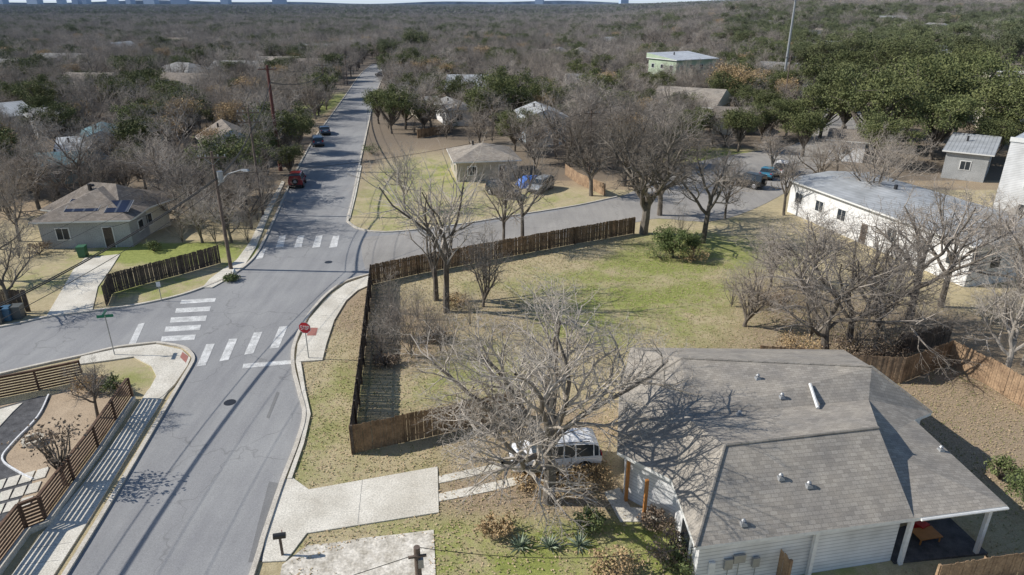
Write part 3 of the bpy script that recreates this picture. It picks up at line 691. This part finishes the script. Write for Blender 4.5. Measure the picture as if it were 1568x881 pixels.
tree('cedar_tree',cedar,1030,395,330,10,1.0); tree('cedar_tree',cedar,1062,392,350,10,1.0); tree('cedar_tree',cedar,1575,800,700,10,.9)
for (u,v,vt) in [(290,225,140),(245,215,150),(262,250,170),(1115,168,88),(1160,160,98),(390,180,110),(740,110,65),(330,250,190),(1140,175,100)]: tree('tan_leaf_tree',tans[0],u,v,vt,10,1.1)
tree('brown_leaf_tree',small_leaf,100,742,640,10,1.1)
# forest masses
def ppoly(l): return np.array([[P(u,v).x,P(u,v).y] for u,v in l])
ex=[ppoly([(360,440),(580,440),(575,330),(575,240),(595,150),(606,104),(585,92),(560,95),(520,140),(465,215),(435,270),(370,370)]),
    ppoly([(520,360),(548,200),(600,200),(690,215),(800,245),(880,272),(985,345),(560,440)]),
    ppoly([(960,370),(900,290),(1010,255),(1130,225),(1230,210),(1215,130),(1240,110),(1330,150),(1335,220),(1250,290),(1190,345),(1190,440)]),
    ppoly([(975,90),(1150,103),(1150,86),(975,72)]),
    ppoly([(1180,480),(1190,320),(1300,260),(1700,330),(1700,800),(1180,700)]),
    ppoly([(1235,275),(1250,120),(1300,95),(1750,95),(1750,340),(1300,300)]),
    ppoly([(-200,700),(-200,395),(60,360),(210,330),(330,345),(420,400),(420,700)])]
def inpoly(pts,poly):
    x,y=pts[:,0],pts[:,1]; r=np.zeros(len(pts),bool); n=len(poly); j=n-1
    for i in range(n):
        xi,yi=poly[i];xj,yj=poly[j]
        r^=((yi>y)!=(yj>y))&(x<(xj-xi)*(y-yi)/(yj-yi+1e-9)+xi); j=i
    return r
rng=np.random.RandomState(5)
def scatter(y0,y1,sp,jit=.45,margin=.82):
    pts=[]; y=y0
    while y<y1:
        w=margin*y+15; n=int(2*w/sp)
        x=np.linspace(-w,w,n)+rng.uniform(-jit,jit,n)*sp; yy=y+rng.uniform(-jit,jit,n)*sp
        pts.append(np.stack([x,yy],1)); y+=sp
    p=np.concatenate(pts)
    if y0<400:
        for e in ex: p=p[~inpoly(p,e)]
        for c,r_,fr_ in HC:
            d=np.hypot(p[:,0]-c.x,p[:,1]-c.y); p=p[d>r_]
            if fr_:
                k=1-(r_*1.25)/math.hypot(c.x,c.y)      # open front yard
                d=np.hypot(p[:,0]-c.x*k,p[:,1]-c.y*k); p=p[d>r_*.7]
    return p
def instancer(name,pts,me,smin,smax):
    V=[];Fc=[]
    for x,y in pts:
        s=rng.uniform(smin,smax); a=rng.uniform(0,6.28); z=terrain(x,y); o=len(V); h=s/2
        for k in range(4):
            t=a+k*math.pi/2; V.append((x+h*1.4142*math.cos(t),y+h*1.4142*math.sin(t),z))
        Fc.append((o,o+1,o+2,o+3))
    m_=bpy.data.meshes.new(name); m_.from_pydata(V,[],Fc); m_.update()
    o=bpy.data.objects.new(name,m_); scene.collection.objects.link(o); o.instance_type='FACES'; o.use_instance_faces_scale=True; o.instance_faces_scale=1
    o.show_instancer_for_render=False; o.show_instancer_for_viewport=False
    c=bpy.data.objects.new('tree_part',me); scene.collection.objects.link(c); c.parent=o
def farmesh(name,seed,leaf,leafprob):
    R=random.Random(seed); rg=np.random.RandomState(seed); V=[];Fc=[];MI=[]
    for t in range(11):
        cx,cy=R.uniform(-11,11),R.uniform(-11,11); hh=R.uniform(6.0,11); w=R.uniform(3.0,5.2); mi=1 if R.random()<leafprob else 0
        n=420
        p=rg.normal(size=(n,3)); p/=np.linalg.norm(p,axis=1)[:,None]; p*=(rg.rand(n,1)**.4); p=p*np.array([w,w,hh*.36])+np.array([cx,cy,hh*.64])
        a=rg.normal(size=(n,3))*.55; b=rg.normal(size=(n,3))*.22
        for i in range(n):
            o=len(V); V.append(tuple(p[i]-a[i]));V.append(tuple(p[i]+a[i]));V.append(tuple(p[i]+a[i]*.3+b[i])); Fc.append((o,o+1,o+2)); MI.append(mi)
    return mesh_from(name,V,Fc,MI,['fartwig',leaf])
near=scatter(78,420,5.7); kind=rng.rand(len(near))
rightside=(near[:,0]/near[:,1]>.3)&(near[:,1]>130)&(rng.rand(len(near))<.55)
kind=np.where(rightside,.79+.15*rng.rand(len(near)),kind)
for i in range(5): instancer('bare_woodland',near[(kind>=i*.158)&(kind<(i+1)*.158)],bare[i],.6,1.05)
instancer('oak_woodland',near[(kind>=.79)&(kind<.87)],oaks[0],.6,.95); instancer('oak_woodland',near[(kind>=.87)&(kind<.955)],oaks[2],.6,.95); instancer('tan_leaf_woodland',near[kind>=.955],tans[0],.55,.9)
th=scatter(80,280,6.0); instancer('bare_undergrowth',th,thicket,.25,.55)
mid=scatter(420,1000,7.8); kind=rng.rand(len(mid))
for i in range(3): instancer('bare_woodland',mid[(kind>=i*.25)&(kind<(i+1)*.25)],bare[i],.75,1.15)
instancer('oak_woodland',mid[(kind>=.75)&(kind<.97)],oaks[1],.6,1.0); instancer('tan_leaf_woodland',mid[kind>=.97],tans[0],.6,.9)
far=scatter(1000,5200,20); kind=rng.rand(len(far))
f1=farmesh('far_mesh',1,'oak',.3); f2=farmesh('far_mesh',2,'oak',.45); f3=farmesh('far_mesh',3,'tan',.12)
instancer('distant_woodland',far[kind<.4],f1,.8,1.15); instancer('distant_woodland',far[(kind>=.4)&(kind<.75)],f2,.8,1.15); instancer('distant_woodland',far[kind>=.75],f3,.8,1.15)
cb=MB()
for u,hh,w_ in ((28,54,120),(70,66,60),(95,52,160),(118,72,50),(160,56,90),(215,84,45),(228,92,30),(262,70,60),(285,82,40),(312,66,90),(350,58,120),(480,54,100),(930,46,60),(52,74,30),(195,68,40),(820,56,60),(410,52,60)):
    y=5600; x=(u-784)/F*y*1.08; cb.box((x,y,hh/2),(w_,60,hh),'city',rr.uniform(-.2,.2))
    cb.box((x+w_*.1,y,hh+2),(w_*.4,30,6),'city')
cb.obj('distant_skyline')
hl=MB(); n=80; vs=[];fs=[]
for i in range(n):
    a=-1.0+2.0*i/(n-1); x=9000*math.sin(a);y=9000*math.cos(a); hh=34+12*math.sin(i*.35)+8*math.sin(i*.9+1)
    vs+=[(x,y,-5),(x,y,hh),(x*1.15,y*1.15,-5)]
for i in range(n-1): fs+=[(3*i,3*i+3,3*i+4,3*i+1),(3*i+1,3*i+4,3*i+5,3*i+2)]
hl.add(vs,fs,nmat('hills',(.28,.35,.45),(.32,.39,.49),.001,.01,coord='World',bmp=0)); hl.obj('hills')  # blue of the hazy horizon painted into the hill colours
# ------------------------------------------------------------------ vehicles
def car(name,rear,front,color,kind='suv',L=4.6,W=1.86,Hh=1.68,place=None):
    a=P(*rear); c=P(*front); d=c-a; yaw=math.atan2(d.y,d.x); mid_=(a+c)/2; mid_.z=max(mid_.z,.025)
    paint=plain('paint_'+name,color,.3,.0,.6)
    b=MB()
    if kind=='suv':   st=[(-.5,.55,.80,.80,.86),(-.49,.34,.92,.95,.94),(-.46,.28,.98,1.50,.97),(-.40,.24,1.0,1.64,1),(-.2,.22,1.0,Hh,1),(.05,.22,.98,Hh-.02,1),(.14,.22,.97,1.58,1),(.26,.22,.98,1.02,1),(.40,.24,.90,.92,.98),(.47,.28,.78,.80,.94),(.5,.42,.62,.64,.86)]
    elif kind=='sedan': st=[(-.5,.5,.78,.80,.86),(-.48,.32,.90,.92,.94),(-.34,.26,.95,.98,1),(-.22,.22,.94,1.38,1),(-.08,.22,.93,Hh,1),(.06,.22,.92,Hh-.03,1),(.13,.22,.91,1.30,1),(.25,.22,.90,.93,1),(.40,.24,.82,.84,.98),(.47,.28,.70,.72,.94),(.5,.42,.58,.60,.86)]
    elif kind=='jeep': st=[(-.5,.5,1.05,1.70,.95),(-.485,.42,1.08,1.80,.98),(-.3,.40,1.10,Hh,1),(-.1,.40,1.10,Hh,1),(.08,.40,1.10,Hh-.02,1),(.13,.40,1.10,1.5,1),(.17,.40,1.12,1.14,.95),(.35,.42,1.08,1.10,.86),(.46,.45,1.05,1.07,.84),(.5,.5,.9,.92,.82)]
    else: st=[(-.5,.5,.95,.97,.95),(-.49,.36,1.0,1.02,.98),(-.15,.34,1.02,1.04,1),(-.12,.34,1.02,1.55,1),(-.02,.34,1.02,Hh,1),(.08,.34,1.02,Hh-.03,1),(.13,.34,1.02,1.5,1),(.22,.34,1.03,1.06,1),(.40,.36,1.0,1.02,.98),(.47,.38,.9,.92,.95),(.5,.5,.75,.77,.9)]
    n=len(st); rings=[]
    for (x,zb,zl,zt,wf) in st:
        hw=W/2*wf; tw=hw-(zt-zl)*.28
        mz=(zb+zl)/2
        rings.append([(x*L,-hw*.90,zb),(x*L,-hw,mz),(x*L,-hw*.985,zl),(x*L,-tw,max(zt-.07,zl+.005)),(x*L,-tw+.12,zt),(x*L,tw-.12,zt),(x*L,tw,max(zt-.07,zl+.005)),(x*L,hw*.985,zl),(x*L,hw,mz),(x*L,hw*.90,zb)])
    k=10
    for i in range(n-1):
        for j in range(k-1):
            q=[rings[i][j],rings[i+1][j],rings[i+1][j+1],rings[i][j+1]]
            g1=st[i][3]-st[i][2]>.25; g2=st[i+1][3]-st[i+1][2]>.25
            mt=paint
            if j in (2,6) and g1 and g2: mt='glass'
            if j in (3,4,5,2,6) and (g1!=g2): mt='glass'
            if kind in('suv','jeep') and i<2 and j in (3,4,5): mt='glass' if st[i+1][3]-st[i+1][2]>.3 else paint
            b.poly(q,mt)
        b.poly([rings[i][9],rings[i+1][9],rings[i+1][0],rings[i][0]],'black')
    b.poly(rings[0],paint); b.poly(rings[-1][::-1],'dark')
    for i in range(n-1):
        if st[i][3]-st[i][2]>.3 and i>1:
            for j,jj in ((2,3),(7,6)):
                sg=-1 if j==2 else 1
                p0=Vector(rings[i][j])+Vector((0,sg*.01,0)); p1=Vector(rings[i][jj])+Vector((0,sg*.01,0)); b.tube([p0,p1],[.035,.03],paint if kind!='jeep' else 'black',4)
    for sg in (-1,1):
        b.box((L*.475,sg*W*.33,.72 if kind!='jeep' else .95),(.12,.34,.14),'head'); b.box((-L*.487,sg*W*.38,.95),(.1,.24,.28 if kind!='sedan' else .14),'tail')
        b.box((L*.16,sg*(W/2+.09),1.02),(.12,.18,.13),paint); b.box((0,sg*W*.47,.28),(L*.52,.05,.1),'black')
        if kind in('suv','pickup'): b.tube([(-L*.36,sg*W*.36,Hh+.03),(L*.03,sg*W*.36,Hh+.03)],[.025,.025],'dark',5)
        for xd in (-.15,.06): b.box((xd*L,sg*(W/2+.002),.72),(.012,.012,.5),'black')
    b.box((L*.495,0,.45),(.08,W*.75,.2),'dark'); b.box((-L*.495,0,.45),(.08,W*.75,.2),'dark'); b.box((-L*.503,0,.8),(.02,.4,.12),'trim')
    R_=.35 if kind!='jeep' else .42
    for x in (-.305,.30):
        for sg in (-1,1):
            y=sg*(W/2-.10); b.tube([(x*L,y-sg*.12,R_),(x*L,y+sg*.115,R_)],[R_+.05,R_+.05],'black',18); b.tube([(x*L,y+sg*.11,R_),(x*L,y+sg*.125,R_)],[R_*.66,R_*.6],'chrome',12)
            for s_ in range(5):
                t=s_*1.2566; b.box((x*L+math.cos(t)*R_*.33,y+sg*.128,R_+math.sin(t)*R_*.33),(.05,.012,.05),'dark')
    if kind=='jeep': b.tube([(-L*.5,0,1.0),(-L*.55,0,1.0)],[.38,.38],'black',16); b.tube([(-L*.55,0,1.0),(-L*.556,0,1.0)],[.2,.2],'chrome',12)
    if kind=='pickup': b.box((-L*.32,0,1.03),(L*.32,W*.82,.03),'black')
    o=b.obj(name,None,False,mid_,yaw); return o
car('white_suv',(912,706),(784,716),(.80,.80,.80))
car('red_off_road_car',(450,297),(462,272),(.30,.03,.03),'jeep',4.2,1.85,1.85)
car('parked_car',(490,231),(484,214),(.06,.11,.18),'suv'); car('parked_car',(501,213),(494,198),(.05,.09,.15),'sedan',4.6,1.8,1.45)
car('black_off_road_car',(1160,289),(1128,283),(.02,.02,.02),'jeep',4.4,1.85,1.85)
car('white_pickup_truck',(1178,275),(1215,258),(.75,.75,.75),'pickup',5.4,1.95,1.85)
car('parked_car',(1168,280),(1182,264),(.05,.22,.33),'sedan',4.5,1.8,1.45)
car('parked_car',(755,296),(785,304),(.03,.03,.035),'suv'); car('parked_car',(592,118),(578,117),(.06,.06,.07),'suv')
car('parked_car',(1078,196),(1102,192),(.75,.75,.74),'suv'); car('parked_car',(1140,190),(1165,192),(.05,.06,.09),'pickup',5.4,1.95,1.85)
car('parked_car',(1006,88),(1030,88),(.7,.7,.7),'suv'); car('parked_car',(1000,68),(1015,68),(.1,.1,.1),'suv'); car('parked_car',(840,286),(815,298),(.30,.32,.33),'suv')
car('parked_car',(1310,232),(1335,236),(.6,.6,.6),'suv')
tb=MB(); p=P(815,284); R=random.Random(4); vs=[];fs=[]; nn=9
for i in range(nn):
    for j in range(nn):
        x=(i/(nn-1)-.5)*4;y=(j/(nn-1)-.5)*2.6; e=1-max(abs(x)/2,abs(y)/1.3)**3; vs.append((x,y,max(.02,1.3*e+R.uniform(-.12,.12))))
for i in range(nn-1):
    for j in range(nn-1): fs.append((i*nn+j,(i+1)*nn+j,(i+1)*nn+j+1,i*nn+j+1))
tb.add(vs,fs,'tarp'); tb.obj('blue_tarp_cover',None,False,p,.4)
# ------------------------------------------------------------------ street furniture
def upole(name,u,v,vt,mat='pole',arms=1,r=.16,transf=False,h=None):
    b=MB(); p=P(u,v); h=h or hgt(p,vt); b.tube([(0,0,0),(0,0,h)],[r,r*.62],mat,12)
    for k in range(arms):
        z=h-.5-k*1.0; b.box((0,-.12,z),(2.4,.1,.12),mat,.0)
        for x in (-1.05,-.5,.5,1.05): b.tube([(x,-.12,z+.06),(x,-.12,z+.24)],[.045,.06],'steel',8)
        b.tube([(-.7,-.12,z),(0,-.1,z-.6)],[.02,.02],'steel',4); b.tube([(.7,-.12,z),(0,-.1,z-.6)],[.02,.02],'steel',4)
    if transf: b.tube([(.38,0,h-2.6),(.38,0,h-1.7)],[.25,.25],'steel',14); b.box((.2,0,h-2.1),(.2,.1,.1),'steel')
    o=b.obj(name,None,False,p,math.radians(8)); return p+Vector((0,0,h))
T1=upole('utility_pole',354,413,232,'pole',1,.17,True)
T2=upole('utility_pole',403,330,165,'pole',2,.15)
T3=upole('utility_pole',430,262,100,'redpole',1,.28)
T4=upole('utility_pole',500,168,97,'pole',1); T5=upole('utility_pole',532,130,85,'pole',1)
T6=upole('utility_pole',902,262,168,'pole',1); T7=upole('transmission_pole',1196,150,-6,'steel',2,.35,h=24); T8=upole('utility_pole',1198,175,85,'pole',1)
T10=upole('utility_pole',1012,70,30,'pole',1)
pb=G(638,838,5.5); T9=Vector((pb.x,pb.y,5.5)); b=MB(); b.tube([(0,0,0),(0,0,5.5)],[.14,.11],'pole',12); b.box((.1,-.1,4.9),(.18,.12,.35),'steel'); b.box((.0,-.1,5.2),(.6,.07,.08),'pole'); b.obj('utility_pole',None,False,(pb.x,pb.y,0),.2)
b=MB(); q=T1-Vector((0,0,3.0)); tip=q+Vector((2.6,-.6,1.6)); b.tube([q,q+Vector((1.2,-.3,1.15)),tip],[.05,.045,.04],'steel',8); b.box(tip+Vector((.25,-.05,-.03)),(.7,.26,.14),'steel',-.2,.7); b.box(tip+Vector((.3,-.05,-.12)),(.35,.2,.06),'head',-.2); b.obj('street_lamp')
wr=MB()
def wire(a,c,sag,r=.022,n=14):
    pts=[a.lerp(c,i/n)-Vector((0,0,4*sag*(i/n)*(1-i/n))) for i in range(n+1)]
    wr.tube(pts,[r]*(n+1),'black',4)
T0=Vector((-27.5,20,10.6)); 
for dx,dz in ((-1,-.3),(1,-.3)):
    o=Vector((dx,0,dz)); wire(T0+o,T1+o,.8,.011); wire(T1+o,T2+o,.5,.014); wire(T2+o,T3+o,.5,.016); wire(T3+o,T4+o,1.0,.02); wire(T4+o,T5+o,1.0)
for dz,r_ in ((-2.2,.035),(-2.30,.04),(-3.0,.02)):
    o=Vector((.15,0,dz)); wire(T0+o,T1+o,.9,r_); wire(T1+o,T2+o,.5,r_); wire(T2+o,T3+o,.5,r_); wire(T3+o,T4+o,1,r_)
wire(T1+Vector((0,0,-1.5)),G(160,350,4),.8); wire(T2+Vector((0,0,-1.5)),G(330,235,4),.6); wire(T9,G(1065,838,3.2),.5,.012); wire(T9+Vector((0,0,-.3)),Vector((-30,6,6)),.5,.012)
wire(T6,G(740,225,5),.8); wire(T8,T6,1.5); wire(T1+Vector((0,0,-2)),T6,1.5,.02); wire(T7,Vector((300,420,30)),3,.04); wire(T7,T10,2,.04)
wr.obj('overhead_wires')
b=MB(); p=P(473,550); b.tube([(0,0,.1),(0,0,2.75)],[.035,.035],'steel',8); 
def octo(R_,y,mat): b.poly([(R_*math.cos(math.pi/8+k*math.pi/4),y,2.35+R_*math.sin(math.pi/8+k*math.pi/4)) for k in range(8)],mat)
octo(.44,-.045,'trim'); octo(.405,-.052,'stopred')
def stroke(x0,z0,x1,z1): b.tube([(x0,-.058,z0),(x1,-.058,z1)],[.018,.018],'trim',4)
for lx,segs in ((-.27,[(0,0,.12,0),(.12,0,.12,.12),(.12,.12,0,.12),(0,.12,0,.24),(0,.24,.12,.24)]),(-.11,[(0,.24,.14,.24),(.07,0,.07,.24)]),(.06,[(0,0,0,.24),(0,0,.1,0),(.1,0,.1,.24),(0,.24,.1,.24)]),(.2,[(0,0,0,.24),(0,.24,.1,.24),(.1,.24,.1,.12),(0,.12,.1,.12)])):
    for s in segs: stroke(lx+s[0],2.23+s[1],lx+s[2],2.23+s[3])
b.poly([(.44*math.cos(math.pi/8+k*math.pi/4),-.040,2.35+.44*math.sin(math.pi/8+k*math.pi/4)) for k in range(8)][::-1],'steel')
b.obj('stop_sign',None,False,p,math.radians(-8))
b=MB(); b.tube([(0,0,0),(0,0,3.0)],[.035,.035],'steel',8); b.box((0,0,2.95),(1.0,.02,.2),'signgreen'); b.box((0,0,3.17),(.02,.95,.2),'signgreen'); b.obj('street_name_sign',None,False,P(176,545),.25)
b=MB(); b.tube([(0,0,0),(0,0,1.6)],[.03,.03],'steel',8); b.box((0,-.03,1.5),(.3,.02,.4),'trim'); b.obj('traffic_sign',None,False,P(248,462),.25)
b=MB(); b.box((0,0,.5),(.1,.1,1.0),'pole'); 
pr=[(-.1,0),(.1,0),(.1,.13),(.07,.2),(0,.23),(-.07,.2),(-.1,.13)]
v0=[(-.26,x,1.0+z) for x,z in pr]; v1=[(.26,x,1.0+z) for x,z in pr]; b.add(v0+v1,[tuple(range(7))[::-1],tuple(range(7,14))]+[(i,(i+1)%7,7+(i+1)%7,7+i) for i in range(7)],'dark'); b.box((.1,.11,1.2),(.03,.02,.16),'tail')
b.obj('mailbox',None,False,P(433,851),.2)
def bin_(u,v,m_):
    b=MB(); b.box((0,0,.5),(.62,.7,.95),m_,0,1.12) ; b.box((0,-.02,1.02),(.74,.84,.09),m_); b.box((0,.42,1.0),(.6,.06,.06),'black')
    for s in (-.28,.28): b.tube([(s-.04,.36,.13),(s+.04,.36,.13)],[.13,.13],'black',12)
    b.obj('wheelie_bin',None,False,P(u,v),.2)
M['binb']=plain('bin_blue',(.05,.13,.22),.5); M['bing']=plain('bin_gray',(.10,.11,.11),.5); M['bingr']=plain('bin_green',(.04,.14,.08),.5)
bin_(14,490,'binb'); bin_(30,487,'bing'); bin_(0,494,'bing'); bin_(128,393,'bingr')
b=MB(); b.tube([(0,0,0),(0,0,.62),(0,0,.74)],[.13,.12,.04],'trim',12); b.tube([(-.2,0,.45),(.2,0,.45)],[.06,.06],'trim',8); b.obj('fire_hydrant',None,False,P(360,424))
b=MB(); q=G(1415,828); b.box((0,0,.42),(1.1,.7,.04),'orange')
for x in (-.48,.48):
    for y in (-.28,.28): b.box((x,y,.21),(.05,.05,.40),'orange')
b.box((.2,.5,.25),(.5,.4,.5),'tail',.3); b.obj('patio_table',None,False,q,.2)
# ------------------------------------------------------------------ shrubs, leaves, grass
def shrub(name,u,v,w,h,leaf='bush',n=26,seed=0,size=.06):
    R=random.Random(seed+int(u)); V=[];Fc=[];MI=[]; cs=[]; polys=[]
    for i in range(n):
        a=R.uniform(0,6.28); r_=w*.5*math.sqrt(R.random()); z=h*(.35+.6*R.random()*(1-(r_/w)**2)); cs.append(((math.cos(a)*r_,math.sin(a)*r_,z),R.uniform(.7,1.3)))
        polys.append(([Vector((0,0,0)),Vector(cs[-1][0])],[.02,.008],3))
    V,Fc,MI=build_tubes(polys); MI=[0]*len(MI); leafcloud(V,Fc,MI,1,cs,44,w*.2,size,R)
    o=bpy.data.objects.new(name,mesh_from(name,V,Fc,MI,['bark',leaf])); o.location=P(u,v); scene.collection.objects.link(o)
def agave(u,v,w):
    b=MB(); R=random.Random(int(u))
    for i in range(26):
        a=i*2.4; e=R.uniform(.25,1.3); L=w*R.uniform(.8,1.1); d=Vector((math.cos(a)*math.cos(e),math.sin(a)*math.cos(e),math.sin(e))); s=Vector((-math.sin(a),math.cos(a),0))*.045
        m_=d*L*.5; t=d*L+Vector((0,0,-.12*L)); b.poly([tuple(-s),tuple(s),tuple(m_+s),tuple(t),tuple(m_-s)],'bushg')
    b.obj('agave_plant',None,False,P(u,v))
M['bushg']=nmat('agave_leaf',(.18,.23,.16),(.32,.37,.25),2,12,bmp=0)
for u,v in ((796,838),(842,838),(886,836),(955,866)): agave(u,v,.75)
for (u,v,w,h,l) in ((900,806,1.4,.8,'bush'),(762,818,1.5,.8,'tan'),(1022,866,1.7,1.5,'brown'),(1045,880,1.5,1.4,'bush'),(870,745,2.4,.7,'tan'),(815,742,1.6,.5,'tan'),(910,735,2,.6,'tan'),(1005,808,1.3,.9,'brown'),(1530,735,1.2,1.3,'bush'),(940,880,2,.8,'tan'),(670,520,1.6,.8,'brown'),(1060,400,2.5,1.3,'tan'),(1010,395,2.5,1.2,'bush'),(355,430,1.2,.6,'bush'),(140,598,1.6,1.0,'tan'),(175,597,1.4,.9,'bush'),(570,236,3,1.4,'cedar'),(690,200,3,2,'bush'),(1300,545,3,1,'brown'),(1230,540,3,1.2,'tan'),(235,385,1.5,1,'bush'),(60,390,2,1.2,'brown'),(700,470,2,1,'tan'),(590,560,1.6,.8,'brown'),(1350,545,3,1,'brown'),(1180,470,3,1.2,'brown')):
    shrub('garden_shrub',u,v,w,h,l)
def quads(name,pts,size,mat,tall=False):
    n=len(pts); rg=np.random.RandomState(n)
    a=rg.uniform(0,6.28,n); s=size*rg.uniform(.5,1.4,n)
    if not tall:
        t=rg.normal(0,.35,(n,2)); V=np.zeros((n,4,3))
        for k in range(4):
            an=a+k*math.pi/2; rr_=s*(1 if k%2==0 else .6); V[:,k,0]=pts[:,0]+np.cos(an)*rr_; V[:,k,1]=pts[:,1]+np.sin(an)*rr_
            V[:,k,2]=.035+np.abs(np.cos(an)*t[:,0]+np.sin(an)*t[:,1])*rr_
        V=V.reshape(-1,3); Fc=np.arange(n*4).reshape(n,4).tolist()
    else:
        V=np.zeros((n,3,3,3))
        for k in range(3):
            an=a+k*2.1; V[:,k,0,0]=pts[:,0]-np.sin(an)*s*.25; V[:,k,0,1]=pts[:,1]+np.cos(an)*s*.25
            V[:,k,1,0]=pts[:,0]+np.sin(an)*s*.25; V[:,k,1,1]=pts[:,1]-np.cos(an)*s*.25
            V[:,k,2,0]=pts[:,0]+np.cos(an)*s*.6; V[:,k,2,1]=pts[:,1]+np.sin(an)*s*.6; V[:,k,2,2]=s
        V=V.reshape(-1,3); Fc=np.arange(n*9).reshape(n*3,3).tolist()
    me=bpy.data.meshes.new(name); me.from_pydata(V.tolist(),[],Fc); me.materials.append(M[mat]); o=bpy.data.objects.new(name,me); scene.collection.objects.link(o)
noroad=[np.array([[p.x,p.y] for p in road]),ppoly([(434,737),(473,751),(670,716),(672,786),(470,818),(425,900),(380,900)]),ppoly([(564,424),(503,456),(456,528),(453,556),(494,553),(512,492),(566,438)]),np.array([[p.x,p.y] for p in (A,B_,S,E1,BR,BL,D_,C)]),
        ppoly([(75,895),(283,562),(300,540),(125,545),(-60,600),(-60,900)]),ppoly([(445,866),(560,830),(655,820),(658,900)]),ppoly([(72,484),(130,396),(184,390),(142,475)])]
def areapts(n,poly):
    pl=ppoly(poly); lo,hi=pl.min(0),pl.max(0); p=rng.uniform(lo,hi,(n,2)); p=p[inpoly(p,pl)]
    for e in noroad: p=p[~inpoly(p,e)]
    return p
near_area=[(430,905),(460,560),(560,430),(960,360),(1180,420),(1450,520),(1600,640),(1600,905)]
quads('leaf_litter',areapts(42000,near_area),.055,'leaf'); quads('grass_tufts',areapts(36000,near_area),.075,'grassb',True)
# ------------------------------------------------------------------ light, sky, camera
sd=Vector((1,-.06,0)).normalized(); el=math.radians(36.5)
dirv=Vector((sd.x*math.cos(el),sd.y*math.cos(el),-math.sin(el)))
sun=bpy.data.lights.new('sun','SUN'); sun.energy=5.0; sun.angle=math.radians(.4); sun.color=(1,.95,.87)
so=bpy.data.objects.new('sun',sun); so.rotation_euler=dirv.to_track_quat('-Z','Y').to_euler(); scene.collection.objects.link(so)
W=bpy.data.worlds.new('World'); scene.world=W; W.use_nodes=True; nt=W.node_tree
sky=nt.nodes.new('ShaderNodeTexSky'); sky.sky_type='NISHITA'; sky.sun_disc=False; sky.sun_elevation=el
tos=-dirv; sky.sun_rotation=math.atan2(tos.x,tos.y); sky.air_density=1; sky.dust_density=.3; sky.ozone_density=2
tc=nd(nt,'ShaderNodeTexCoord'); sx_=nd(nt,'ShaderNodeSeparateXYZ'); nt.links.new(tc.outputs['Generated'],sx_.inputs[0])
mr=nd(nt,'ShaderNodeMapRange'); mr.inputs[1].default_value=0; mr.inputs[2].default_value=.10; mr.inputs[3].default_value=.9; mr.inputs[4].default_value=0; nt.links.new(sx_.outputs['Z'],mr.inputs[0])
hzc=mix(nt,mr.outputs[0],sky.outputs[0],(5.8,6.9,8.2))
bg=nt.nodes['Background']; nt.links.new(hzc,bg.inputs[0]); bg.inputs[1].default_value=.11
cam=bpy.data.cameras.new('camera'); cam.sensor_width=36; cam.lens=F/1568*36; cam.clip_end=30000; cam.clip_start=.1
co=bpy.data.objects.new('camera',cam); co.location=(0,0,H); co.rotation_euler=(math.pi/2-PITCH,0,0); scene.collection.objects.link(co); scene.camera=co
scene.view_settings.view_transform='Standard'
print('POLYS',sum(len(m.polygons) for m in bpy.data.meshes))
